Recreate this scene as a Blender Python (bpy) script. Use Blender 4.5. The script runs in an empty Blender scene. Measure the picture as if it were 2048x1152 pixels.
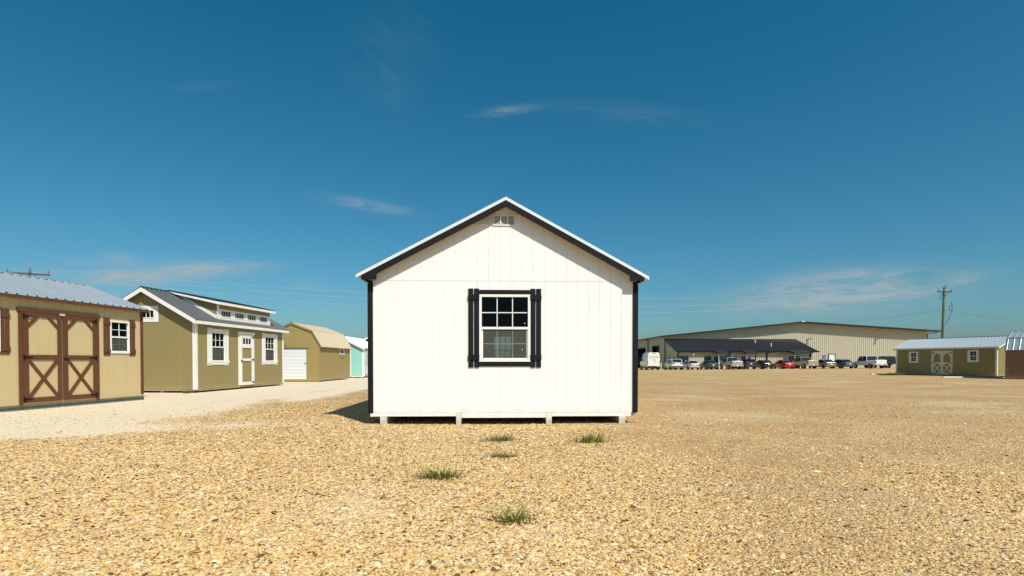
import bpy, math, random
import numpy as np
from mathutils import Vector, Matrix
R = math.radians
random.seed(7)
S = bpy.context.scene
col = S.collection

# ---------------------------------------------------------------- camera
cd = bpy.data.cameras.new('camera'); cam = bpy.data.objects.new('camera', cd); col.objects.link(cam)
cd.sensor_width = 36.0; cd.lens = 1100 / 2048 * 36; cd.shift_y = 0.0809
cd.clip_start = 0.05; cd.clip_end = 8000
cam.location = (0, 0, 1.12); cam.rotation_euler = (R(89), 0, 0)
S.camera = cam

# ---------------------------------------------------------------- sun and sky
SUNDIR = Vector((1.27, -1.90, 2.67)).normalized()
EL = math.asin(SUNDIR.z); AZ = math.atan2(SUNDIR.x, SUNDIR.y)
sd = bpy.data.lights.new('sun', 'SUN'); sun = bpy.data.objects.new('sun', sd); col.objects.link(sun)
sd.energy = 4.9; sd.angle = R(0.5); sd.color = (1.0, 0.95, 0.86)
sun.rotation_euler = SUNDIR.to_track_quat('Z', 'Y').to_euler()
W = bpy.data.worlds.new('World'); S.world = W; W.use_nodes = True
wn = W.node_tree.nodes; wl = W.node_tree.links; wn.clear()
def N(nodes, t, **kw):
    n = nodes.new(t)
    for k, v in kw.items():
        if k == 'inp':
            for kk, vv in v.items(): n.inputs[kk].default_value = vv
        else: setattr(n, k, v)
    return n
sky = N(wn, 'ShaderNodeTexSky', sky_type='NISHITA', sun_disc=False, sun_elevation=EL, sun_rotation=AZ,
        altitude=200, air_density=1.0, dust_density=1.5, ozone_density=4.0)
bg = N(wn, 'ShaderNodeBackground', inp={'Strength': 0.085})
wo = N(wn, 'ShaderNodeOutputWorld')
pre = N(wn, 'ShaderNodeHueSaturation', inp={'Hue': 0.483, 'Saturation': 1.2, 'Value': 1.0})
mul = N(wn, 'ShaderNodeMixRGB', blend_type='MULTIPLY', inp={'Fac': 1.0, 'Color2': (.79, 1.01, 1.06, 1)})
grade = N(wn, 'ShaderNodeMixRGB', blend_type='SUBTRACT', use_clamp=False, inp={'Fac': 1.0, 'Color2': (.25, .0, .0, 1)})
clampz = N(wn, 'ShaderNodeMixRGB', blend_type='LIGHTEN', inp={'Fac': 1.0, 'Color2': (.02, .02, .02, 1)})
wl.new(sky.outputs[0], pre.inputs['Color']); wl.new(pre.outputs[0], mul.inputs[1]); wl.new(mul.outputs[0], grade.inputs[1]); wl.new(grade.outputs[0], clampz.inputs[1]); grade = clampz
tc = N(wn, 'ShaderNodeTexCoord')
def wm(op, a, b=None, c=None):
    n = wn.new('ShaderNodeMath'); n.operation = op
    for i, x in enumerate((a, b, c)):
        if x is None: continue
        if isinstance(x, (int, float)): n.inputs[i].default_value = x
        else: wl.new(x, n.inputs[i])
    return n.outputs[0]
def wdot(vec):
    n = wn.new('ShaderNodeVectorMath'); n.operation = 'DOT_PRODUCT'
    wl.new(tc.outputs['Generated'], n.inputs[0]); n.inputs[1].default_value = vec
    return n.outputs['Value']
def sky_dir(px, py): return Vector(((px - 1024) / 1100, 1, (722.5 - py) / 1100)).normalized()
# thin cirrus wisps: (from, to) directions, half thickness, strength
total = None
for (ax, ay, bx, by, th, st, sc) in [
        (655, 398, 815, 425, 0.0085, 0.30, 22), (960, 232, 1075, 218, 0.006, 0.22, 26), (700, 70, 860, 190, 0.075, 0.035, 8),
        (1080, 214, 1420, 242, 0.012, 0.055, 14), (270, 545, 530, 535, 0.012, 0.70, 12), (90, 548, 330, 558, 0.016, 0.55, 12),
        (1470, 602, 1880, 566, 0.026, 0.95, 10), (1860, 572, 1960, 552, 0.008, 0.30, 20), (330, 180, 480, 172, 0.006, 0.04, 16),
        (190, 515, 300, 522, 0.008, 0.22, 20), (590, 570, 650, 572, 0.010, 0.18, 18)]:
    a, b = sky_dir(ax, ay), sky_dir(bx, by)
    c = ((a + b) / 2).normalized(); u = (b - a); half = u.length / 2; u = (u - c * u.dot(c)).normalized(); v = c.cross(u)
    du = wm('DIVIDE', wdot(u), half * 0.85); dv = wm('DIVIDE', wdot(v), th)
    e = wm('MULTIPLY', wm('ADD', wm('MULTIPLY', du, du), wm('MULTIPLY', dv, dv)), -1.0)
    comb = N(wn, 'ShaderNodeCombineXYZ'); wl.new(wm('MULTIPLY', wdot(u), sc), comb.inputs[0]); wl.new(wm('MULTIPLY', wdot(v), sc * 4.5), comb.inputs[1])
    comb.inputs[2].default_value = ax * 0.37
    nz = N(wn, 'ShaderNodeTexNoise', inp={'Scale': 1.0, 'Detail': 7.0, 'Roughness': 0.62, 'Distortion': 0.7}); wl.new(comb.outputs[0], nz.inputs['Vector'])
    mr = N(wn, 'ShaderNodeMapRange', inp={'From Min': 0.33, 'From Max': 0.68}); wl.new(nz.outputs[0], mr.inputs[0])
    m = wm('MULTIPLY', wm('MULTIPLY', wm('EXPONENT', e), mr.outputs[0]), st * 2.0)
    total = m if total is None else wm('ADD', total, m)
total = wm('MINIMUM', total, 0.8)
mixc = N(wn, 'ShaderNodeMixRGB'); wl.new(total, mixc.inputs[0]); wl.new(grade.outputs[0], mixc.inputs[1]); mixc.inputs[2].default_value = (4.5, 5.3, 5.6, 1)
wl.new(mixc.outputs[0], bg.inputs[0]); wl.new(bg.outputs[0], wo.inputs[0])
S.view_settings.view_transform = 'Standard'; S.view_settings.look = 'None'; S.view_settings.gamma = 1.0
S.view_settings.exposure = 0.0
S.render.engine = 'CYCLES'
S.cycles.max_bounces = 6; S.cycles.transparent_max_bounces = 8

# ---------------------------------------------------------------- helpers
class F:                                        # a face frame: origin, u, v, n = u x v
    def __init__(s, o, u, v):
        s.o = Vector(o); s.u = Vector(u).normalized(); s.v = Vector(v).normalized(); s.n = s.u.cross(s.v)
    def P(s, u, v, d=0.0): return s.o + s.u * u + s.v * v + s.n * d
class MB:
    def __init__(s): s.v = []; s.f = []
    def quad(s, *p):
        i = len(s.v); s.v += [tuple(q) for q in p]; s.f.append(tuple(range(i, i + len(p))))
    def box(s, f, u0, u1, v0, v1, d0, d1):
        s.prism(f, [(u0, v0), (u1, v0), (u1, v1), (u0, v1)], d0, d1); return s
    def prism(s, f, poly, d0, d1):
        a = sum(poly[i][0] * poly[(i + 1) % len(poly)][1] - poly[(i + 1) % len(poly)][0] * poly[i][1] for i in range(len(poly)))
        if a < 0: poly = poly[::-1]
        n = len(poly); i = len(s.v)
        s.v += [tuple(f.P(u, v, d0)) for u, v in poly] + [tuple(f.P(u, v, d1)) for u, v in poly]
        s.f.append(tuple(range(i + n - 1, i - 1, -1))); s.f.append(tuple(range(i + n, i + 2 * n)))
        for k in range(n):
            j = (k + 1) % n; s.f.append((i + k, i + j, i + n + j, i + n + k))
        return s
    def board(s, f, p, q, w, d0, d1):
        p = Vector(p); q = Vector(q); t = (q - p).normalized(); m = Vector((-t.y, t.x)) * (w / 2)
        s.prism(f, [tuple(p - m), tuple(q - m), tuple(q + m), tuple(p + m)], d0, d1); return s
    def abox(s, x0, x1, y0, y1, z0, z1): return s.box(WF, x0, x1, z0, z1, -y1, -y0)
    def tube(s, pts, r, n=8, r2=None, cap=True):
        pts = [Vector(p) for p in pts]; base = len(s.v); m = len(pts)
        up = Vector((0, 0, 1))
        for k, p in enumerate(pts):
            t = (pts[min(k + 1, m - 1)] - pts[max(k - 1, 0)]).normalized()
            a = t.cross(up if abs(t.z) < .95 else Vector((1, 0, 0))).normalized(); b = t.cross(a)
            rr = r if r2 is None else r + (r2 - r) * k / (m - 1)
            for j in range(n):
                an = 2 * math.pi * j / n
                s.v.append(tuple(p + a * (math.cos(an) * rr) + b * (math.sin(an) * rr)))
        for k in range(m - 1):
            for j in range(n):
                j2 = (j + 1) % n; s.f.append((base + k * n + j, base + (k + 1) * n + j, base + (k + 1) * n + j2, base + k * n + j2))
        if cap:
            s.f.append(tuple(base + j for j in range(n))); s.f.append(tuple(base + (m - 1) * n + j for j in range(n - 1, -1, -1)))
        return s
    def build(s, name, mat, parent=None, smooth=False, bevel=0.0):
        me = bpy.data.meshes.new(name); me.from_pydata(s.v, [], s.f); me.update()
        me.materials.append(mat)
        if smooth: me.polygons.foreach_set('use_smooth', [True] * len(me.polygons))
        o = bpy.data.objects.new(name, me); col.objects.link(o)
        if parent: o.parent = parent
        if bevel:
            b = o.modifiers.new('bevel', 'BEVEL'); b.width = bevel; b.segments = 1; b.limit_method = 'ANGLE'; b.angle_limit = R(40)
        return o
WF = F((0, 0, 0), (1, 0, 0), (0, 0, 1))
def tag(o, label, cat, group=None):
    o['label'] = label; o['category'] = cat
    if group: o['group'] = group
    return o
def thing(name, label, cat, loc=(0, 0, 0), rz=0, group=None):
    o = bpy.data.objects.new(name, None); col.objects.link(o); o.location = loc; o.rotation_euler = (0, 0, rz)
    o.empty_display_size = 0.3
    return tag(o, label, cat, group)
def struct(o): o['kind'] = 'structure'; return o

# ---------------------------------------------------------------- materials
def mat(name, base, rough=0.6, metal=0.0, var=0.06, vscale=3.0, bump=0.0, bscale=60.0, stretch=(1, 1, 1), spec=0.5, back=None, coat=0.0, dirt=None):
    m = bpy.data.materials.new(name); m.use_nodes = True; nt = m.node_tree; ns = nt.nodes; L = nt.links
    b = ns['Principled BSDF']; b.inputs['Roughness'].default_value = rough; b.inputs['Metallic'].default_value = metal
    b.inputs['Specular IOR Level'].default_value = spec; b.inputs['Coat Weight'].default_value = coat
    t = ns.new('ShaderNodeTexCoord'); mp = ns.new('ShaderNodeMapping'); mp.inputs['Scale'].default_value = stretch
    L.new(t.outputs['Object'], mp.inputs[0])
    nz = ns.new('ShaderNodeTexNoise'); nz.inputs['Scale'].default_value = vscale; nz.inputs['Detail'].default_value = 5; L.new(mp.outputs[0], nz.inputs['Vector'])
    mx = ns.new('ShaderNodeMixRGB'); L.new(nz.outputs[0], mx.inputs[0])
    mx.inputs[1].default_value = tuple(max(0, c * (1 - var * 1.6)) for c in base) + (1,)
    mx.inputs[2].default_value = tuple(min(1, c * (1 + var * 1.6)) for c in base) + (1,)
    out = mx.outputs[0]
    if dirt:                                     # splash-up dust near the ground: a real soil line
        dc, h = dirt
        sp = ns.new('ShaderNodeSeparateXYZ'); L.new(t.outputs['Object'], sp.inputs[0])
        n2 = ns.new('ShaderNodeTexNoise'); n2.inputs['Scale'].default_value = 5; n2.inputs['Detail'].default_value = 6; L.new(t.outputs['Object'], n2.inputs['Vector'])
        ad = ns.new('ShaderNodeMath'); ad.operation = 'MULTIPLY_ADD'; L.new(n2.outputs[0], ad.inputs[0]); ad.inputs[1].default_value = -h * 1.2; L.new(sp.outputs[2], ad.inputs[2])
        mr = ns.new('ShaderNodeMapRange'); L.new(ad.outputs[0], mr.inputs[0]); mr.inputs[1].default_value = -h * .3; mr.inputs[2].default_value = h * .6; mr.inputs[3].default_value = .5; mr.inputs[4].default_value = 0
        m2 = ns.new('ShaderNodeMixRGB'); L.new(mr.outputs[0], m2.inputs[0]); L.new(out, m2.inputs[1]); m2.inputs[2].default_value = dc + (1,)
        out = m2.outputs[0]
    if back:
        g = ns.new('ShaderNodeNewGeometry'); m3 = ns.new('ShaderNodeMixRGB'); L.new(g.outputs['Backfacing'], m3.inputs[0]); L.new(out, m3.inputs[1]); m3.inputs[2].default_value = back + (1,)
        out = m3.outputs[0]
    L.new(out, b.inputs['Base Color'])
    if bump:
        n3 = ns.new('ShaderNodeTexNoise'); n3.inputs['Scale'].default_value = bscale; n3.inputs['Detail'].default_value = 4; L.new(mp.outputs[0], n3.inputs['Vector'])
        bp = ns.new('ShaderNodeBump'); bp.inputs['Strength'].default_value = bump; bp.inputs['Distance'].default_value = 0.01
        L.new(n3.outputs[0], bp.inputs['Height']); L.new(bp.outputs[0], b.inputs['Normal'])
        r = ns.new('ShaderNodeMapRange'); L.new(n3.outputs[0], r.inputs[0]); r.inputs[3].default_value = rough - .08; r.inputs[4].default_value = min(1, rough + .12); L.new(r.outputs[0], b.inputs['Roughness'])
    return m
GR = (1, 1, .12)
OSB = (.12, .075, .04)
def wallm(name, c, dirt=True): return mat(name, c, .62, var=.035, vscale=6, bump=.35, bscale=70, stretch=(1, 1, .10), back=OSB, spec=.3, dirt=((.42, .34, .23), .22) if dirt else None)
def trimm(name, c, var=.06, bump=.5, rough=.6): return mat(name, c, rough, var=var, vscale=12, bump=bump, bscale=110, stretch=(1, 1, .25), spec=.35)
M = dict(
    white_wall=wallm('white_siding_paint', (.82, .82, .80)),
    white_trim=trimm('white_trim_paint', (.82, .79, .74)),
    black_trim=mat('black_trim_paint', (.009, .009, .011), .6, var=.35, vscale=30, bump=.8, bscale=160, stretch=(1, 1, 1), spec=.2),
    tan_wall=wallm('tan_siding_paint', (.565, .445, .235)),
    brown_trim=trimm('brown_trim_paint', (.122, .046, .019), .12),
    olive_wall=wallm('olive_siding_paint', (.29, .232, .098)),
    olive2=wallm('olive_green_siding_paint', (.245, .215, .085)),
    cream_trim=trimm('cream_trim_paint', (.68, .63, .48)),
    khaki_wall=wallm('khaki_siding_paint', (.34, .255, .095)),
    khaki_trim=trimm('khaki_trim_paint', (.33, .245, .08)),
    mint_wall=wallm('mint_siding_paint', (.30, .62, .55)),
    navy_wall=wallm('navy_siding_paint', (.02, .03, .09)),
    rust_wall=wallm('red_brown_siding_paint', (.22, .125, .07)),
    rust_trim=trimm('mauve_brown_trim', (.21, .13, .11)),
    vinyl=mat('white_vinyl', (.80, .79, .74), .35, var=.02, spec=.5),
    soffit=mat('raw_soffit_wood', (.62, .36, .15), .8, var=.18, vscale=14, bump=.4, stretch=(1, .2, 1)),
    lumber=mat('treated_lumber', (.36, .31, .19), .8, var=.2, vscale=10, bump=.5, stretch=(1, .15, 1)),
    skidblue=mat('shadow_tinted_skid_end', (.12, .16, .17), .8, var=.2, vscale=10),  # blue-grey cast of the shadowed skid end put into its colour
    dark=mat('dark_interior', (.02, .018, .016), .9),
    galv=mat('galvalume_metal', (.56, .60, .62), .34, metal=.62, var=.05, vscale=2, bump=.05, bscale=30),
    whiteroof=mat('white_painted_metal', (.78, .80, .80), .35, metal=.1, var=.03),
    charcoal=mat('charcoal_roof_metal', (.12, .125, .125), .42, metal=.3, var=.08, vscale=2),
    khakiroof=mat('khaki_roof_metal', (.46, .39, .255), .42, metal=.15, var=.05),
    greenblack=mat('dark_green_metal', (.012, .028, .026), .4, metal=.2, var=.05),
    steelwall=mat('stone_coloured_steel', (.53, .49, .37), .45, metal=.1, var=.04, vscale=1.2),
    annexroof=mat('slate_blue_roof_metal', (.034, .035, .039), .45, metal=.3, var=.08, vscale=1),
    iron=mat('black_iron', (.012, .010, .010), .5, metal=.5, var=.2),
    yellow=mat('yellow_paint', (.55, .47, .03), .5),
    bluesign=mat('blue_sign_paint', (.05, .06, .45), .4),
    pole=mat('green_treated_pole', (.10, .15, .065), .85, var=.25, vscale=4, bump=.6, bscale=30, stretch=(1, 1, .06)),
    ins=mat('insulator_brown', (.16, .10, .08), .3),
    wire=mat('aluminium_wire', (.42, .42, .40), .5, metal=.2),
    darkwire=mat('dark_wire', (.05, .05, .05), .6),
    rubber=mat('tyre_rubber', (.014, .014, .014), .85, var=.2),
    rim=mat('alloy_rim', (.42, .42, .42), .35, metal=.8),
    plastic=mat('dark_plastic', (.03, .03, .032), .55, var=.1),
    chrome=mat('chrome', (.75, .75, .75), .15, metal=1.0),
    tail=mat('tail_light_red', (.075, .010, .010), .25, spec=.6),
    plate=mat('number_plate_white', (.72, .72, .70), .5),
    label=mat('label_white', (.78, .72, .68), .6),
    labelred=mat('label_red_ink', (.55, .16, .13), .6),
    ventgrey=mat('vent_slot_shade_grey', (.34, .34, .33), .7),  # grey that stands in for shade in the vent slots
    skidwhite=mat('weathered_white_skid', (.72, .68, .60), .75, var=.2, vscale=9, bump=.6, bscale=50, dirt=((.40, .31, .19), .10)),
    ink=mat('decal_grey', (.13, .15, .14), .6),
)
def glassm(name, tint, reflect=1.45, mesh=0):
    m = bpy.data.materials.new(name); m.use_nodes = True; ns = m.node_tree.nodes; L = m.node_tree.links; ns.clear()
    o = ns.new('ShaderNodeOutputMaterial'); mx = ns.new('ShaderNodeMixShader'); tr = ns.new('ShaderNodeBsdfTransparent'); gl = ns.new('ShaderNodeBsdfGlossy')
    fr = ns.new('ShaderNodeFresnel'); fr.inputs[0].default_value = reflect; gl.inputs['Roughness'].default_value = .02
    tr.inputs[0].default_value = tint + (1,)
    L.new(fr.outputs[0], mx.inputs[0]); L.new(tr.outputs[0], mx.inputs[1]); L.new(gl.outputs[0], mx.inputs[2]); L.new(mx.outputs[0], o.inputs[0])
    if mesh:                                     # fine insect mesh: partly covering grey threads
        df = ns.new('ShaderNodeBsdfDiffuse'); df.inputs[0].default_value = (.22, .24, .20, 1); m2 = ns.new('ShaderNodeMixShader'); m2.inputs[0].default_value = mesh
        L.new(mx.outputs[0], m2.inputs[1]); L.new(df.outputs[0], m2.inputs[2]); L.new(m2.outputs[0], o.inputs[0])
    return m
M['glass'] = glassm('window_glass', (.50, .56, .52), 1.28)
M['screen'] = glassm('insect_screened_glass', (.62, .66, .62), 1.15, .32)
M['carglass'] = mat('tinted_car_glass', (.012, .016, .022), .06, var=.05, spec=.8)
def paint(name, c, metal=.25, rough=.32): return mat(name, c, rough, metal=metal, var=.03, coat=.6, dirt=((.30, .25, .17), .35))

# ---------------------------------------------------------------- building kit (root-local coordinates)
def wall_frames(Wd, L):
    return dict(front=F((0, 0, 0), (1, 0, 0), (0, 0, 1)), right=F((Wd, 0, 0), (0, 1, 0), (0, 0, 1)),
                back=F((Wd, L, 0), (-1, 0, 0), (0, 0, 1)), left=F((0, L, 0), (0, -1, 0), (0, 0, 1)))
def siding(mb, f, Wd, z0, top, holes=(), sp=.203, off=.1, gw=.010, gd=.006, extra=()):
    pts = [(0, 0)]; g = off
    while g < Wd - .02:
        if g > .03: pts += [(g - gw / 2, 0), (g - gw / 2 + .002, -gd), (g + gw / 2 - .002, -gd), (g + gw / 2, 0)]
        g += sp
    pts.append((Wd, 0))
    xs = [p[0] for p in pts]; ds = [p[1] for p in pts]
    add = [h for ho in holes for h in ho[:2]] + list(extra)
    pts += [(a, float(np.interp(a, xs, ds))) for a in add if 0 < a < Wd]
    pts.sort()
    for (a, da), (b, db) in zip(pts, pts[1:]):
        if b - a < 1e-6: continue
        m = (a + b) / 2
        cuts = sorted([(h[2], h[3]) for h in holes if h[0] < m < h[1]])
        z = z0
        for c0, c1 in cuts:
            if c0 > z: mb.quad(f.P(a, z, da), f.P(b, z, db), f.P(b, c0, db), f.P(a, c0, da))
            z = c1
        mb.quad(f.P(a, z, da), f.P(b, z, db), f.P(b, top(b), db), f.P(a, top(a), da))
def prof_top(prof, drop=.03):
    xs = [p[0] for p in prof]; zs = [p[1] for p in prof]
    return lambda x: float(np.interp(x, xs, zs)) - drop
def walls(root, Wd, L, z0, prof, m, holes={}, sp=.203, name='wall'):
    fr = wall_frames(Wd, L); top = prof_top(prof)
    peak = [p[0] for p in prof if 0 < p[0] < Wd]
    for k in ('front', 'right', 'back', 'left'):
        mb = MB(); w = Wd if k in ('front', 'back') else L
        tf = {'front': top, 'back': (lambda x: top(Wd - x)), 'right': (lambda x: top(Wd)), 'left': (lambda x: top(0))}[k]
        siding(mb, fr[k], w, z0, tf, holes.get(k, ()), sp, extra=(peak if k == 'front' else [Wd - q for q in peak] if k == 'back' else ()))
        mb.build(name, m, root)
    MB().abox(.01, Wd - .01, .01, L - .01, z0 - .06, z0 + .01).build('floor_deck', M['lumber'], root)
    return fr
def skids(root, Wd, L, z0, m, xs, w=.10):
    for x in xs: MB().abox(x, x + w, .03, L - .03, 0, z0 - .062).build('skid', m, root)
def ribbed(mb, f, U, V, sp=.229, rh=.032, rw=.032, thick=.004):
    us = [(0, 0)]; g = sp * .25
    while g < U - .03:
        us += [(g - rw, 0), (g - rw * .45, rh), (g + rw * .45, rh), (g + rw, 0)]; g += sp
    us.append((U, 0))
    for (a, da), (b, db) in zip(us, us[1:]):
        mb.quad(f.P(a, 0, da + .002), f.P(b, 0, db + .002), f.P(b, V, db + .002), f.P(a, V, da + .002))
    mb.quad(f.P(0, 0, -.003), f.P(0, V, -.003), f.P(U, V, -.003), f.P(U, 0, -.003))
    for v, w in ((0, 0), (V, V)):
        mb.quad(f.P(0, v, -.003), f.P(U, v, -.003), f.P(U, w, .003), f.P(0, w, .003))
def roof(root, prof, y0, y1, m, cap=None, sp=.229, deckm=None, over=.03, capw=.10, breakm=None):
    n = len(prof); L = y1 - y0; pk = max(range(n), key=lambda i: prof[i][1])
    mb = MB()
    for i in range(n - 1):
        a = Vector((prof[i][0], 0, prof[i][1])); b = Vector((prof[i + 1][0], 0, prof[i + 1][1]))
        if i < pk:
            d = (b - a); lo = a - d.normalized() * (over if i == 0 else .03)
            f = F((lo.x, y1, lo.z), (0, -1, 0), d); V = (b - lo).length
        else:
            d = (a - b); lo = b - d.normalized() * (over if i == n - 2 else .03)
            f = F((lo.x, y0, lo.z), (0, 1, 0), d); V = (a - lo).length
        f.o = f.o + f.n * .012
        ribbed(mb, f, L, V, sp)
    mb.build('roof_panel', m, root)
    # timber deck under the metal
    t = .035; mb = MB()
    up = [(x, z) for x, z in prof]; dn = [(x, z - t) for x, z in prof][::-1]
    for i in range(n - 1):
        q = [prof[i], prof[i + 1], (prof[i + 1][0], prof[i + 1][1] - t), (prof[i][0], prof[i][1] - t)]
        mb.prism(WF, q, -(y1 - .0005), -(y0 + .0005))
    mb.build('soffit', deckm or M['soffit'], root)
    if cap:
        px, pz = prof[pk]; mb = MB()
        for s in (-1, 1):
            o = prof[pk + s]; d = Vector((o[0] - px, o[1] - pz)).normalized(); nn = Vector((-d.y, d.x)) * (1 if s < 0 else -1)
            if nn.y < 0: nn = -nn
            a = Vector((px, pz)) + Vector((0, .048)); b = a + d * capw; 
            mb.prism(WF, [(a.x, a.y), (b.x, b.y), (b.x - nn.x * .012, b.y - nn.y * .012), (a.x, a.y - .014)], -(y1 + .005), -(y0 - .005))
        mb.build('ridge_cap', cap, root)
def rake(root, prof, y, sgn, h, m, drop=.0, t=.02, soff=0, bevel=0):
    """fascia boards along the gable edge, lying from y to y + sgn*t"""
    pk = max(range(len(prof)), key=lambda i: prof[i][1])
    for side in (0, 1):
        seg = prof[:pk + 1] if side == 0 else prof[pk:]
        mb = MB()
        up = [(x, z - drop) for x, z in seg]; dn = [(x, z - drop - h) for x, z in seg][::-1]
        mb.prism(WF, up + dn, -max(y, y + sgn * t), -min(y, y + sgn * t)); mb.build('rake_trim', m, root, bevel=bevel)
def eave_boards(root, prof, y0, y1, h, m, t=.02):
    for x, z, s in ((prof[0][0], prof[0][1], -1), (prof[-1][0], prof[-1][1], 1)):
        a, b = sorted((x + s * .002, x + s * (.002 + t)))
        MB().abox(a, b, y0 + .021, y1 - .021, z - h, z - .006).build('eave_trim', m, root)
def corners(root, Wd, L, z0, ztop, m, w=.09, t=.018, which='fr fl br bl'):
    for c in which.split():
        x = Wd if c[1] == 'r' else 0; y = 0 if c[0] == 'f' else L; sx = 1 if x else -1; sy = -1 if c[0] == 'f' else 1
        mb = MB()
        xa, xb = sorted((x + sx * t, x - sx * w)); ya, yb = sorted((y + sy * .001, y + sy * t)); mb.abox(xa, xb, ya, yb, z0 - .01, ztop)
        xa, xb = sorted((x + sx * .001, x + sx * t)); ya, yb = sorted((y, y - sy * w)); mb.abox(xa, xb, ya, yb, z0 - .01, ztop)
        mb.build('corner_trim', m, root)
def window(root, f, u0, v0, w, h, cols, rows, sashes=2, m=None, fr=.045, gl='glass', gl2=None, mt=.016):
    m = m or M['vinyl']; mb = MB(); d0, d1 = -.05, .024
    mb.box(f, u0, u0 + fr, v0, v0 + h, d0, d1); mb.box(f, u0 + w - fr, u0 + w, v0, v0 + h, d0, d1)
    mb.box(f, u0 + fr, u0 + w - fr, v0, v0 + fr, d0, d1 + .004); mb.box(f, u0 + fr, u0 + w - fr, v0 + h - fr, v0 + h, d0, d1)
    iw = w - 2 * fr; ih = h - 2 * fr; a = u0 + fr; b = v0 + fr; sh = ih / sashes
    if sashes == 2: mb.box(f, a, a + iw, b + sh - .022, b + sh + .022, d0, d1 - .002)
    if sashes == 2:                              # the lower sash has a slim rim of its own
        mb.box(f, a, a + .022, b, b + sh - .022, d0, .004); mb.box(f, a + iw - .022, a + iw, b, b + sh - .022, d0, .004); mb.box(f, a + .022, a + iw - .022, b, b + .022, d0, .004)
    for s in range(sashes):
        y0, y1 = b + s * sh, b + (s + 1) * sh
        for c in range(1, cols):
            x = a + iw * c / cols; mb.box(f, x - mt / 2, x + mt / 2, y0 + .001, y1 - .001, -.022, -.006)
        for r in range(1, rows):
            y = y0 + (y1 - y0) * r / rows; mb.box(f, a + .001, a + iw - .001, y - mt / 2, y + mt / 2, -.021, -.0065)
    wo_ = mb.build('window', m, root)
    for s in range(sashes):
        y0, y1 = b + s * sh, b + (s + 1) * sh
        e = .002 if (gl2 and s == 0) else -.028; g = MB(); g.quad(f.P(a, y0, e), f.P(a + iw, y0, e), f.P(a + iw, y1, e), f.P(a, y1, e))
        g.build('pane', M[gl2 if (gl2 and s == 0) else gl], wo_)
    return wo_
def hole(u0, v0, w, h): return (u0 + .02, u0 + w - .02, v0 + .02, v0 + h - .02)
def shutter(root, f, u0, v0, w, h, m, gap=.018, cle=(.12, .85), th=.016, ch=.09):
    mb = MB(); bw = (w - gap) / 2
    mb.box(f, u0, u0 + bw, v0, v0 + h, .001, th); mb.box(f, u0 + bw + gap, u0 + w, v0, v0 + h, .001, th)
    for c in cle: mb.box(f, u0 - .006, u0 + w + .006, v0 + h * c - ch / 2, v0 + h * c + ch / 2, th + .0005, th * 2)
    return mb.build('shutter', m, root)
def hinge(parent, f, u, v, s, L=.2):
    mb = MB(); mb.box(f, u - .022, u + .022, v - .055, v + .055, .046, .056)
    mb.prism(f, [(u + s * .018, v - .022), (u + s * L, v - .006), (u + s * L, v + .006), (u + s * .018, v + .022)], .044, .053)
    return mb.build('hinge', M['iron'], parent)
def barn_leaf(root, f, u0, v0, w, h, tm, pm, hside, st=.13, mid=.5, corner=.22):
    mb = MB(); a, b = .018, .038
    mb.box(f, u0, u0 + st, v0, v0 + h, a, b); mb.box(f, u0 + w - st * .75, u0 + w, v0, v0 + h, a, b)
    L_, R_ = u0 + st, u0 + w - st * .75; mv = v0 + h * mid; rh = .11
    for y in (v0, mv - rh / 2, v0 + h - rh): mb.box(f, L_, R_, y, y + rh, a, b)
    y0, y1 = v0 + rh, mv - rh / 2
    mb.board(f, (L_ + .01, y0 + .01), (R_ - .01, y1 - .01), .075, a, b - .003); mb.board(f, (L_ + .01, y1 - .01), (R_ - .01, y0 + .01), .075, a, b - .006)
    t = v0 + h - rh
    mb.board(f, (L_ - .01, t - corner), (L_ + corner, t + .01), .07, a, b - .003); mb.board(f, (R_ + .01, t - corner), (R_ - corner, t + .01), .07, a, b - .003)
    d = mb.build('door', tm, root)
    p = MB(); siding(p, F(f.P(u0 + .01, v0 + .01, .012), f.u, f.v), w - .02, 0, lambda x: h - .02); p.build('door_panel', pm, d)
    hu = u0 + .02 if hside < 0 else u0 + w - .02; s = 1 if hside < 0 else -1
    for k in (.04, .5, .95): hinge(d, f, hu, v0 + h * k if k != .5 else mv, s)
    return d
def door_trim(root, f, u0, v0, w, h, m, t=.08, th=.016, top=.10):
    mb = MB(); mb.box(f, u0 - t, u0 - .004, v0, v0 + h, .001, th); mb.box(f, u0 + w + .004, u0 + w + t, v0, v0 + h, .001, th)
    mb.box(f, u0 - t - .02, u0 + w + t + .02, v0 + h + .005, v0 + h + top, .001, th + .02); return mb.build('door_frame', m, root)

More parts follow.
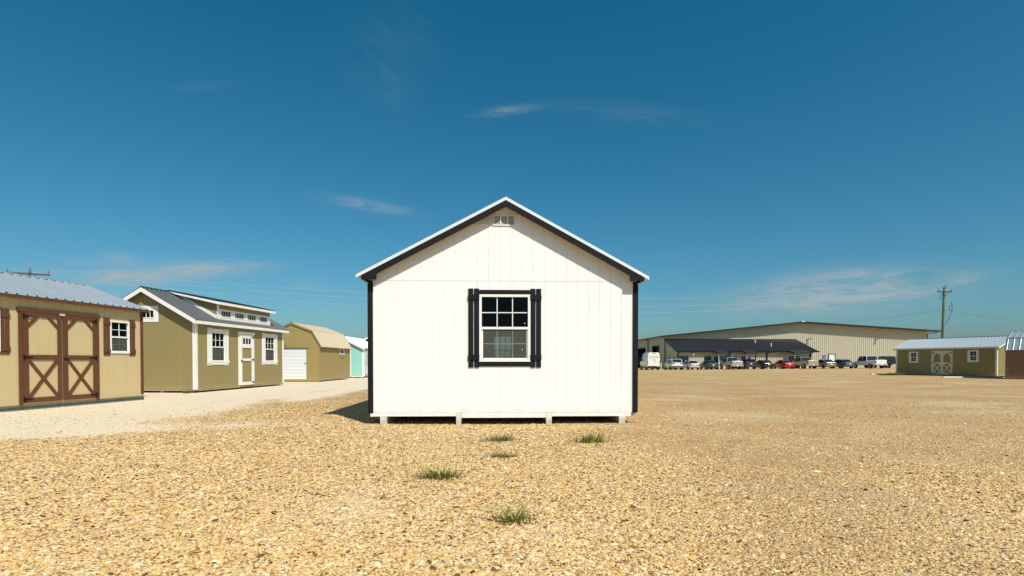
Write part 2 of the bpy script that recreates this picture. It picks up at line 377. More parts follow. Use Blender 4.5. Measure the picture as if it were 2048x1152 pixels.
# ================================================================= SETTING: ground
def gh(x, y):
    s = np.clip((np.asarray(y, float) - 45) / 35, 0, 1); s = s * s * (3 - 2 * s)
    far = s * (-.30 + .0075 * (np.clip(x, 12, 60) - 20))
    n = np.clip(1 - np.abs(np.asarray(y, float) - 6) / 9, 0, 1)
    und = .014 * np.sin(x * .9 + 1.3 * np.sin(y * .55)) + .012 * np.sin(y * 1.35 + .7 * np.sin(x * .8)) + .008 * np.sin(x * 2.3 + y * 1.7)
    return far + und * n * n - .036 * np.exp(-(((np.asarray(y, float) - 11.0) / 2.2) ** 4) - ((x / 3.0) ** 4))
def smooth(e0, e1, x):
    t = np.clip((x - e0) / (e1 - e0), 0, 1); return t * t * (3 - 2 * t)
def dust_mask(x, y):
    w = .45 * np.sin(x * .7 + y * .33) + .25 * np.sin(y * 1.1 + x * .4)
    a = smooth(-6.2, -8.9, x + w * .8 - .9) * smooth(7.2, 8.6, y + .25 * w)                      # limestone lane by the sheds
    yb = 9.3 + .10 * (x + 6) ** 1 + .05 * np.sin(x * 1.4)
    b = np.exp(-((y - yb - .25 * np.sin(x * 1.1)) / (.75 + .3 * w)) ** 2) * smooth(-1.2, -5.0, x) * .62                  # wheel track swinging in front
    c = np.exp(-((y - (13.5 - .9 * (x + 3))) / 1.6) ** 2) * smooth(-3.3, -5.0, x) * smooth(-9.5, -8, x) * .0
    d = np.exp(-((x + 6.1 + .03 * (y - 16)) / .7) ** 2) * smooth(13, 17, y) * smooth(40, 28, y) * .75
    e = np.exp(-((x - 3.3) / .7) ** 2 - ((y - 3.9) / 1.2) ** 2) * .22 + np.exp(-((x + 1.25) / .45) ** 2 - ((y - 4.3) / .8) ** 2) * .6 + np.exp(-((x - .25) / .5) ** 2 - ((y - 3.5) / .5) ** 2) * .5
    f_ = smooth(30, 38, y) * smooth(28, 34, x) * .25
    return np.clip(a + b + c + d + e + f_, 0, 1)
def fine_mask(x, y):                             # ground-down darker gravel of the driven right-hand yard
    w = .8 * np.sin(x * .5 + y * .6) + .5 * np.sin(y * .9 - x * .3)
    r = smooth(.4, 2.4, x + .35 * w) * (1 - .9 * smooth(2.6, 3.8, x + .3 * w) * smooth(6.5, 4.5, y))
    return np.clip(np.maximum(r, smooth(15, 26, y) * .8), 0, 1)
gx = np.concatenate([-np.geomspace(3500, 16.2, 22), np.linspace(-16, 16, 161), np.geomspace(16.2, 3500, 40)])
gy = np.concatenate([np.linspace(-20, .9, 8), np.linspace(1, 24, 116), np.geomspace(24.4, 4000, 50)])
X, Y = np.meshgrid(gx, gy); Z = gh(X, Y)
V = np.stack([X, Y, Z], -1).reshape(-1, 3); ny, nx = X.shape
idx = np.arange(ny * nx).reshape(ny, nx)
Fq = np.stack([idx[:-1, :-1], idx[:-1, 1:], idx[1:, 1:], idx[1:, :-1]], -1).reshape(-1, 4)
me = bpy.data.meshes.new('ground'); me.vertices.add(len(V)); me.vertices.foreach_set('co', V.ravel())
me.loops.add(Fq.size); me.loops.foreach_set('vertex_index', Fq.ravel().astype(np.int32))
me.polygons.add(len(Fq)); me.polygons.foreach_set('loop_start', np.arange(0, Fq.size, 4, dtype=np.int32)); me.polygons.foreach_set('loop_total', np.full(len(Fq), 4, dtype=np.int32))
me.update(calc_edges=True)
me.polygons.foreach_set('use_smooth', [True] * len(Fq))
for nm, fn in (('dust', dust_mask), ('fine', fine_mask)):
    at = me.attributes.new(nm, 'FLOAT', 'POINT'); at.data.foreach_set('value', fn(V[:, 0], V[:, 1]).astype(np.float32))
ground = struct(bpy.data.objects.new('ground', me)); col.objects.link(ground)
STONES = [(0.0, (0.091, 0.049, 0.024)), (.07, (0.235, 0.123, 0.052)), (.15, (0.471, 0.276, 0.095)), (.28, (0.631, 0.394, 0.142)), (.44, (0.717, 0.468, 0.198)), (.57, (0.770, 0.532, 0.249)),
          (.68, (0.835, 0.601, 0.323)), (.78, (0.556, 0.433, 0.267)), (.85, (0.642, 0.492, 0.189)), (.90, (0.663, 0.364, 0.112)), (.95, (0.813, 0.640, 0.413)), (1.0, (0.899, 0.749, 0.499))]
def ramp(ns, stops):
    r = ns.new('ShaderNodeValToRGB'); e = r.color_ramp.elements
    e[0].position, e[0].color = stops[0][0], stops[0][1] + (1,); e[1].position, e[1].color = stops[-1][0], stops[-1][1] + (1,)
    for p, c in stops[1:-1]:
        k = e.new(p); k.color = c + (1,)
    return r
def ground_material():
    m = bpy.data.materials.new('crushed_limestone_gravel'); m.use_nodes = True; ns = m.node_tree.nodes; L = m.node_tree.links
    b = ns['Principled BSDF']; b.inputs['Roughness'].default_value = .9; b.inputs['Specular IOR Level'].default_value = .15
    t = ns.new('ShaderNodeTexCoord')
    def vor(scale, rnd=1.0):
        nz = ns.new('ShaderNodeTexNoise'); nz.inputs['Scale'].default_value = scale * 1.3; L.new(t.outputs['Object'], nz.inputs['Vector'])
        ad = ns.new('ShaderNodeVectorMath'); ad.operation = 'MULTIPLY_ADD'; L.new(nz.outputs[1], ad.inputs[0]); ad.inputs[1].default_value = (.5 / scale,) * 3; L.new(t.outputs['Object'], ad.inputs[2])
        v = ns.new('ShaderNodeTexVoronoi'); v.inputs['Scale'].default_value = scale; v.inputs['Randomness'].default_value = rnd; L.new(ad.outputs[0], v.inputs['Vector']); return v
    def mixc(fac, a, c, mode='MIX'):
        x = ns.new('ShaderNodeMixRGB'); x.blend_type = mode
        for i, q in enumerate((fac, a, c)):
            if isinstance(q, (int, float)): x.inputs[i].default_value = q
            elif isinstance(q, tuple): x.inputs[i].default_value = q + (1,)
            else: L.new(q, x.inputs[i])
        return x.outputs[0]
    def rng(src, a, b_, c, d):
        r = ns.new('ShaderNodeMapRange'); L.new(src, r.inputs[0])
        for i, q in enumerate((a, b_, c, d)): r.inputs[i + 1].default_value = q
        return r.outputs[0]
    v1 = vor(34); v2 = vor(85); v3 = vor(13)
    sep = ns.new('ShaderNodeSeparateColor'); L.new(v1.outputs['Color'], sep.inputs[0]); r1 = ramp(ns, STONES); L.new(sep.outputs[0], r1.inputs[0])
    sep2 = ns.new('ShaderNodeSeparateColor'); L.new(v2.outputs['Color'], sep2.inputs[0]); r2 = ramp(ns, STONES); L.new(sep2.outputs[0], r2.inputs[0])
    sep3 = ns.new('ShaderNodeSeparateColor'); L.new(v3.outputs['Color'], sep3.inputs[0]); r3 = ramp(ns, STONES); L.new(sep3.outputs[1], r3.inputs[0])
    pick = rng(sep.outputs[1], .40, .45, 0, 1)
    c = mixc(pick, r2.outputs[0], r1.outputs[0])
    pick3 = rng(sep3.outputs[0], .80, .84, 0, .8)
    big = mixc(pick3, c, r3.outputs[0])
    af = ns.new('ShaderNodeAttribute'); af.attribute_name = 'fine'; adn = ns.new('ShaderNodeAttribute'); adn.attribute_name = 'dust'
    # the fine yard: smaller, browner grains
    fc = mixc(.35, r2.outputs[0], (.62, .405, .205))
    n1 = ns.new('ShaderNodeTexNoise'); n1.inputs['Scale'].default_value = 1.1; n1.inputs['Detail'].default_value = 8; n1.inputs['Roughness'].default_value = .65; L.new(t.outputs['Object'], n1.inputs['Vector'])
    n2 = ns.new('ShaderNodeTexNoise'); n2.inputs['Scale'].default_value = .16; n2.inputs['Detail'].default_value = 6; L.new(t.outputs['Object'], n2.inputs['Vector'])
    def addn(src, noise, amt, lo, hi, k=1.0):
        a = ns.new('ShaderNodeMath'); a.operation = 'MULTIPLY_ADD'; L.new(noise, a.inputs[0]); a.inputs[1].default_value = amt; L.new(src, a.inputs[2]); return rng(a.outputs[0], lo + amt * .5, hi + amt * .5, 0, k)
    ff = addn(af.outputs['Fac'], n1.outputs[0], 1.3, .25, .85, .85)
    c = mixc(ff, big, fc)
    tint = rng(n2.outputs[0], .35, .65, 0, .40)
    c = mixc(tint, c, mixc(.8, c, (.97, .86, .74), 'MULTIPLY'))
    n3 = ns.new('ShaderNodeTexNoise'); n3.inputs['Scale'].default_value = 9; n3.inputs['Detail'].default_value = 5; n3.inputs['Roughness'].default_value = .75; L.new(t.outputs['Object'], n3.inputs['Vector'])
    c = mixc(rng(n3.outputs[0], .52, .68, 0, .50), c, mixc(1.0, c, (.60, .50, .41), 'MULTIPLY'))
    c = mixc(rng(n3.outputs[0], .46, .34, 0, .35), c, (.88, .67, .40))
    v4 = vor(7.5); s4 = ns.new('ShaderNodeSeparateColor'); L.new(v4.outputs['Color'], s4.inputs[0])
    def spots(v, ch, cut, rad):
        a = rng(ch, cut, cut + .01, 0, 1); d = rng(v.outputs['Distance'], rad, rad * .7, 0, 1); m_ = ns.new('ShaderNodeMath'); m_.operation = 'MULTIPLY'; L.new(a, m_.inputs[0]); L.new(d, m_.inputs[1]); return m_.outputs[0]
    sp1 = spots(v3, sep3.outputs[2], .86, .38); sp2 = spots(v4, s4.outputs[0], .84, .26); sp3 = spots(v4, s4.outputs[1], .86, .30)
    c = mixc(sp1, c, (.22, .13, .07)); c = mixc(sp2, c, (.20, .12, .06)); c = mixc(sp3, c, (.90, .80, .62))
    n5 = ns.new('ShaderNodeTexNoise'); n5.inputs['Scale'].default_value = .42; n5.inputs['Detail'].default_value = 7; n5.inputs['Roughness'].default_value = .6; n5.inputs['Distortion'].default_value = .6
    mp5 = ns.new('ShaderNodeMapping'); mp5.inputs['Scale'].default_value = (.7, 1.15, 1); mp5.inputs['Rotation'].default_value = (0, 0, .25); L.new(t.outputs['Object'], mp5.inputs[0]); L.new(mp5.outputs[0], n5.inputs['Vector'])
    c = mixc(rng(n5.outputs[0], .50, .66, 0, .8), c, mixc(1.0, c, (.88, .77, .68), 'MULTIPLY'))
    c = mixc(rng(n5.outputs[0], .47, .33, 0, .45), c, (.84, .69, .47))
    df = addn(adn.outputs['Fac'], n1.outputs[0], 1.0, .25, .75, .93)
    dustc = mixc(.30, mixc(rng(n3.outputs[0], .4, .62, 0, .5), (.86, .79, .64), (.68, .58, .43)), r2.outputs[0])
    c = mixc(df, c, dustc)
    # shade in the gaps between stones, painted as a soil-brown darkening
    gap = rng(v1.outputs['Distance'], .30, .62, 0, .38)
    inv = ns.new('ShaderNodeMath'); inv.operation = 'SUBTRACT'; inv.inputs[0].default_value = 1; L.new(df, inv.inputs[1])
    gp = ns.new('ShaderNodeMath'); gp.operation = 'MULTIPLY'; L.new(gap, gp.inputs[0]); L.new(inv.outputs[0], gp.inputs[1])
    c = mixc(gp.outputs[0], c, (.28, .18, .09))
    L.new(c, b.inputs['Base Color'])
    h1 = rng(v1.outputs['Distance'], 0, .7, 1, 0); h2 = rng(v2.outputs['Distance'], 0, .7, .38, 0)
    hm = ns.new('ShaderNodeMath'); hm.operation = 'MAXIMUM'; L.new(h1, hm.inputs[0]); L.new(h2, hm.inputs[1])
    hs = ns.new('ShaderNodeMath'); hs.operation = 'MULTIPLY'; L.new(hm.outputs[0], hs.inputs[0])
    iv = ns.new('ShaderNodeMapRange'); L.new(df, iv.inputs[0]); iv.inputs[3].default_value = 1; iv.inputs[4].default_value = .5; L.new(iv.outputs[0], hs.inputs[1])
    bp = ns.new('ShaderNodeBump'); bp.inputs['Strength'].default_value = 1.0; bp.inputs['Distance'].default_value = .022; L.new(hs.outputs[0], bp.inputs['Height'])
    L.new(bp.outputs[0], b.inputs['Normal'])
    return m
me.materials.append(ground_material())

# loose stones, each a real flat flake
def stones():
    rs = np.random.default_rng(3)
    N0 = 760000
    # more stones close by, thinning with distance
    y = 2.35 + (rs.random(N0) ** 1.45) * 14.5; x = (rs.random(N0) * 2 - 1) * (.97 * y + .5)
    dm = dust_mask(x, y); fm = fine_mask(x, y)
    clump = .5 + .5 * np.sin(x * 2.1 + 1.7 * np.sin(y * 1.3)) * np.sin(y * 2.4 + 1.1 * np.sin(x * 1.7))
    keep = rs.random(N0) < np.clip(1.0 - .85 * dm - .62 * fm * (.25 + clump), .06, 1) * np.clip(1.15 - (y - 2.4) / 13.5, .0, 1)
    x, y, dm, fm = x[keep], y[keep], dm[keep], fm[keep]; n = len(x)
    r = .0047 * np.exp(rs.normal(0, .42, n)) * (1.25 - .40 * fm) * (1 + .03 * (y - 3)) * (1 + .8 * (rs.random(n) < .02))
    r = np.clip(r, .0028, .020)
    k = 6; ang = np.arange(k) * 2 * np.pi / k
    rot = rs.random(n) * 2 * np.pi; el = 1 + rs.random(n) * .9; fl = .28 + rs.random(n) * .35
    a = ang[None] + rs.normal(0, .16, (n, k)); rad = 1 + rs.normal(0, .14, (n, k))
    ox = np.cos(a) * rad * el[:, None]; oy = np.sin(a) * rad
    top = .55 + rs.random((n, 1)) * .2
    tx, ty = ox * top + rs.normal(0, .06, (n, k)), oy * top + rs.normal(0, .06, (n, k))
    tilt = rs.normal(0, .30, (n, 2))
    P = np.zeros((n, 2 * k, 3)); P[:, :k, 0] = ox; P[:, :k, 1] = oy; P[:, :k, 2] = 0; P[:, k:, 0] = tx; P[:, k:, 1] = ty; P[:, k:, 2] = fl[:, None] * (1 + rs.normal(0, .10, (n, k)))
    P[:, :, 2] += P[:, :, 0] * tilt[:, :1] + P[:, :, 1] * tilt[:, 1:]
    P *= r[:, None, None]
    c, s = np.cos(rot)[:, None], np.sin(rot)[:, None]
    Q = np.empty_like(P); Q[..., 0] = P[..., 0] * c - P[..., 1] * s + x[:, None]; Q[..., 1] = P[..., 0] * s + P[..., 1] * c + y[:, None]
    Q[..., 2] = P[..., 2] + (gh(x, y) - r * .08)[:, None]
    base = np.arange(n) * 2 * k
    quads = np.array([[j, (j + 1) % k, k + (j + 1) % k, k + j] for j in range(k)])
    fq = (base[:, None, None] + quads[None]).reshape(-1)
    ft = (base[:, None] + np.arange(k, 2 * k)[None]).reshape(-1)
    lt = np.concatenate([np.full(n * k, 4), np.full(n, k)]).astype(np.int32)
    ls = np.concatenate([[0], np.cumsum(lt)[:-1]]).astype(np.int32); li = np.concatenate([fq, ft]).astype(np.int32)
    me = bpy.data.meshes.new('gravel'); me.vertices.add(n * 2 * k); me.vertices.foreach_set('co', Q.ravel().astype(np.float32))
    me.loops.add(len(li)); me.loops.foreach_set('vertex_index', li); me.polygons.add(len(lt)); me.polygons.foreach_set('loop_start', ls); me.polygons.foreach_set('loop_total', lt)
    me.update(calc_edges=True)
    at = me.attributes.new('tone', 'FLOAT', 'POINT'); tone = rs.random(n); tone = np.where(rs.random(n) < dm * .8, .56 + .18 * rs.random(n), tone)
    at.data.foreach_set('value', np.repeat(tone, 2 * k).astype(np.float32))
    m = bpy.data.materials.new('limestone_flakes'); m.use_nodes = True; ns = m.node_tree.nodes; L = m.node_tree.links; b = ns['Principled BSDF']
    b.inputs['Roughness'].default_value = .85; b.inputs['Specular IOR Level'].default_value = .2
    A = ns.new('ShaderNodeAttribute'); A.attribute_name = 'tone'; r1 = ramp(ns, STONES); L.new(A.outputs['Fac'], r1.inputs[0])
    t = ns.new('ShaderNodeTexCoord'); nz = ns.new('ShaderNodeTexNoise'); nz.inputs['Scale'].default_value = 90; nz.inputs['Detail'].default_value = 4; L.new(t.outputs['Object'], nz.inputs['Vector'])
    mr = ns.new('ShaderNodeMapRange'); L.new(nz.outputs[0], mr.inputs[0]); mr.inputs[3].default_value = .78; mr.inputs[4].default_value = 1.15
    mu = ns.new('ShaderNodeVectorMath'); mu.operation = 'SCALE'; L.new(r1.outputs[0], mu.inputs[0]); L.new(mr.outputs[0], mu.inputs['Scale']); L.new(mu.outputs[0], b.inputs['Base Color'])
    me.materials.append(m)
    o = bpy.data.objects.new('gravel', me); col.objects.link(o); o['kind'] = 'stuff'; tag(o, 'loose tan and cream gravel flakes scattered over the yard', 'gravel')
stones()

# ================================================================= MAIN WHITE SHED
def main_shed():
    Wd, L, z0 = 4.87, 9.75, .185
    yaw = R(2.1)
    root = thing('white_shed', 'large white gabled shed with black trim and one gridded window, centre of the gravel yard', 'shed', (-2.578, 9.93, 0), yaw)
    ov, of = .11, .145; hw = 2.465; zr = 4.005
    prof = [(-ov, 2.652), (hw, zr), (Wd + ov, 2.637)]
    sL = (zr - 2.652) / (hw + ov); sR = (zr - 2.637) / (Wd + ov - hw)
    drop = lambda x: (sL if x < hw else sR) * abs(x - hw)
    wu, wv, ww, wh = 1.985, 1.112, .93, 1.22
    bu, bv, bw, bh = 1.93, .95, .68, 1.10
    holes = dict(front=[hole(wu, wv, ww, wh)], back=[hole(bu, bv, bw, bh)])
    top = prof_top(prof, .04); fr = wall_frames(Wd, L)
    f = fr['front']
    # front in two storeys of sheets with the joint showing
    mb = MB(); seam = 2.575
    siding(mb, f, Wd, z0, lambda x: min(seam - .002, top(x)), holes['front'], off=.118)
    mb.quad(f.P(0, seam - .002, -.003), f.P(Wd, seam - .002, -.003), f.P(Wd, seam + .002, -.003), f.P(0, seam + .002, -.003))
    siding(mb, f, Wd, seam + .002, lambda x: max(seam + .003, top(x)), off=.118, extra=[hw])
    mb.build('wall', M['white_wall'], root)
    for k, w in (('right', L), ('back', Wd), ('left', L)):
        mb = MB(); tf = (lambda x: top(Wd - x)) if k == 'back' else (lambda x: top(0))
        siding(mb, fr[k], w, z0, tf, holes.get(k, ()), extra=[hw] if k == 'back' else ()); mb.build('wall', M['white_wall'], root)
    MB().abox(.0, Wd, .005, L - .01, z0 - .02, z0 + .005).build('floor_deck', M['lumber'], root)
    # floor framing seen under the wall
    mb = MB(); mb.abox(.02, 1.56, -.012, .03, .122, z0 - .004).abox(1.66, 3.20, -.014, .03, .092, z0 - .004).abox(3.31, Wd - .10, -.012, .03, .115, z0 - .004)
    mb.abox(.02, .06, .03, L, .110, z0 - .02).abox(Wd - .06, Wd - .02, .03, L, .11, z0 - .02)
    mb.build('floor_frame', M['white_trim'], root)
    for x, w in ((.195, .115), (1.565, .09), (3.205, .10), (4.545, .115)):
        MB().prism(WF, [(x, -.06), (x + w, -.06), (x + w, .118 if x in (.195, 4.545) else z0 - .006), (x, .118 if x in (.195, 4.545) else z0 - .006)], -(L - .02), .018).build('skid', M['skidwhite'], root)
    roof(root, prof, -of, L + of, M['whiteroof'], M['whiteroof'], deckm=M['soffit'], over=.07, capw=.16)
    # black rake boards with square returns
    for side in (0, 1):
        for (y, s) in ((-of, -1), (L + of, 1)):
            mb = MB(); h = .115
            xe = -ov + .02 if side == 0 else Wd + ov - .02; xi = xe + (.26 if side == 0 else -.26)
            zt = lambda x: zr - drop(x) - .012
            zb = prof[0][1] - .085
            poly = [(xe, zt(xe)), (hw, zt(hw)), (hw, zt(hw) - h), (xi, zt(xi) - h), (xi, zb), (xe, zb)]
            a, b_ = sorted((y, y + s * .022)); mb.prism(WF, poly, -b_, -a)
            mb.build('rake_trim', M['black_trim'], root, bevel=.002)
    for side in (-1, 1):                         # folded white metal edge above the black boards
        mb = MB(); xe = (Wd + ov + .07) if side > 0 else -(ov + .08); zt = lambda x: zr - drop(x)
        mb.prism(WF, [(xe, zt(xe) - .012), (xe, zt(xe) + .038), (hw, zr + .038), (hw, zr - .011)], of + .012, of + .028)
        mb.prism(WF, [(xe, zt(xe) + .036), (xe, zt(xe) + .046), (hw, zr + .046), (hw, zr + .036)], of - .12, of + .0285)
        mb.build('roof_edge_trim', M['whiteroof'], root)
    for s in (-1, 1):                            # closed eave boxes
        x = -ov if s < 0 else Wd + ov; xi = 0 if s < 0 else Wd
        zt = prof[0][1]
        a, b_ = sorted((x - s * .012, xi)); mb = MB(); mb.prism(WF, [(x - s * .03, zt - .085), (xi, zt - .085 - .05), (xi, zt - .085 - .035), (x - s * .03, zt - .07)], -(L + of - .01), of - .01)
        mb.build('soffit', M['soffit'], root)
        a, b_ = sorted((x - s * .03, x - s * .012)); MB().abox(a, b_, -of + .002, L + of - .002, zt - .085, zt - .036).build('eave_trim', M['black_trim'], root)
    zc = prof[0][1] - .135
    for x, s in ((0, -1), (Wd, 1)):
        mb = MB(); a, b_ = sorted((x + s * .022, x - s * .072)); mb.abox(a, b_, -.020, -.001, z0 - .004, zc + .055); a, b_ = sorted((x + s * .001, x + s * .022)); mb.abox(a, b_, 0, .09, z0 - .004, zc)
        mb.build('corner_trim', M['black_trim'], root, bevel=.002)
        mb = MB(); a, b_ = sorted((x + s * .001, x + s * .022)); mb.abox(a, b_, L - .09, L, z0, zc); a, b_ = sorted((x + s * .022, x - s * .075)); mb.abox(a, b_, L + .001, L + .02, z0, zc); mb.build('corner_trim', M['black_trim'], root)
    # window, shutters, head and sill boards
    window(root, f, wu, wv, ww, wh, 3, 2, gl2='screen', mt=.017)
    sh0 = wv - .105; shh = 1.43
    l = shutter(root, f, wu - .195, sh0, .192, shh, M['black_trim'], gap=.016, cle=(.13, .89), th=.018, ch=.088)
    r = shutter(root, f, wu + ww + .003, sh0, .192, shh, M['black_trim'], gap=.016, cle=(.13, .89), th=.018, ch=.088)
    MB().box(f, wu + .001, wu + ww - .001, wv + wh + .002, wv + wh + .082, .001, .017).build('window_head', M['black_trim'], root, bevel=.002)
    MB().box(f, wu + .001, wu + ww - .001, wv - .085, wv - .002, .001, .017).build('window_sill_board', M['black_trim'], root, bevel=.002)
    for (u, v) in ((wu + ww - .10, wv + .70), (wu + ww - .15, wv + .22)):
        q = MB(); q.quad(*[f.P(u + .009 * math.cos(k * math.pi / 4), v + .009 * math.sin(k * math.pi / 4), .004 if v < wv + .5 else -.026) for k in range(8)])
        q.build('sticker', M['plate'], next(o for o in root.children if o.name.startswith('window') and not o.name.startswith('window_')))
    window(root, fr['back'], bu, bv, bw, bh, 3, 2, mt=.03)
    # gable vent
    vu, vv, vw, vh = 2.235, 3.575, .40, .195
    mb = MB(); mb.box(f, vu, vu + vw, vv, vv + .02, .003, .018).box(f, vu, vu + vw, vv + vh - .02, vv + vh, .003, .018)
    for k in range(4):
        x = vu + k * (vw - .02) / 3; mb.box(f, x, x + .02, vv + .02, vv + vh - .02, .003, .0175)
    for k in range(7):
        y = vv + .024 + k * .0215; mb.prism(F(f.P(vu + .004, 0, 0), -f.n, f.v), [(-.006, y), (-.015, y - .004), (-.015, y + .002), (-.006, y + .016)], -(vw - .008) * 1.0, -.001)
    v = mb.build('gable_vent', M['white_trim'], root)
    q = MB(); q.quad(f.P(vu + .01, vv + .01, .0025), f.P(vu + vw - .01, vv + .01, .0025), f.P(vu + vw - .01, vv + vh - .01, .0025), f.P(vu + .01, vv + vh - .01, .0025)); q.build('vent_slot_shade', M['ventgrey'], v)  # backing sheet added to paint the louver slots darker
main_shed()

# ================================================================= TAN SHED, far left
def tan_shed():
    Wd, L, z0 = 3.66, 5.02, .15; rz = R(-7.05)
    ux = Vector((math.cos(rz), math.sin(rz), 0)); uy = Vector((-math.sin(rz), math.cos(rz), 0))
    C = Vector((-10.68, 15.9, 0)); o = C - ux * Wd - uy * L
    root = thing('tan_shed', 'tan shed with brown crossed double doors and shiny metal roof, leftmost in the row', 'shed', o, rz)
    prof = [(-.13, 2.60), (Wd / 2, 3.33), (Wd + .13, 2.60)]
    T = lambda t: L - t
    wn_ = [(T(1.11), 1.335, .64, .885), (T(4.575), 1.335, .64, .885)]
    fr = walls(root, Wd, L, z0, prof, M['tan_wall'], dict(right=[hole(*w) for w in wn_]))
    f = fr['right']
    roof(root, prof, -.10, L + .10, M['galv'], M['galv'], deckm=M['brown_trim'])
    for y, s in ((-.10, -1), (L + .10, 1)): rake(root, prof, y, s, .12, M['brown_trim'], .005)
    eave_boards(root, prof, -.1, L + .1, .075, M['brown_trim'])
    corners(root, Wd, L, z0 + .03, 2.56, M['brown_trim'], .075)
    MB().box(f, 0, L, z0 - .02, z0 + .045, .001, .012).build('base_board', M['tan_wall'], root)
    MB().abox(0, Wd, 0, L, .085, z0 - .062).build('floor_frame', M['lumber'], root)
    for x in (.1, 1.2, 2.35): MB().abox(x, x + .1, .05, L - .05, 0, .085).build('skid', M['lumber'], root)
    MB().abox(Wd - .14, Wd - .03, .3, L - .02, -.01, .085).build('skid', M['skidblue'], root)
    du0, du1 = T(3.55) + .085, T(1.466) - .085; w = (du1 - du0 - .035) / 2; dh = 2.10
    for u, hs in ((du0, -1), (du0 + w + .035, 1)): barn_leaf(root, f, u, z0 + .02, w, dh - .015, M['brown_trim'], M['tan_wall'], hs)
    mb = MB(); mb.box(f, du0 - .085, du0 - .004, z0 - .03, 2.245, .013, .030).box(f, du1 + .004, du1 + .085, z0 - .03, 2.245, .013, .030).box(f, du0 - .11, du1 + .11, 2.25, 2.335, .001, .045)
    mb.build('door_frame', M['brown_trim'], root)
    lb = MB().box(f, du0 + w - .05, du0 + w + .085, 2.225, 2.27, .046, .05).build('maker_label', M['label'], root)
    MB().box(f, du0 + w - .035, du0 + w + .07, 2.24, 2.255, .0502, .0512).build('label_print', M['labelred'], lb)
    hd = MB().box(f, du0 + w + .05, du0 + w + .16, 1.17, 1.20, .04, .065).build('door_handle', M['iron'], root)
    for u, v, ww, wh in wn_:
        window(root, f, u, v, ww, wh, 2, 2, gl2='screen')
        for k in (-.197, ww + .003): shutter(root, f, u + k, 1.27, .194, 1.01, M['brown_trim'], cle=(.13, .86), gap=.02)
tan_shed()

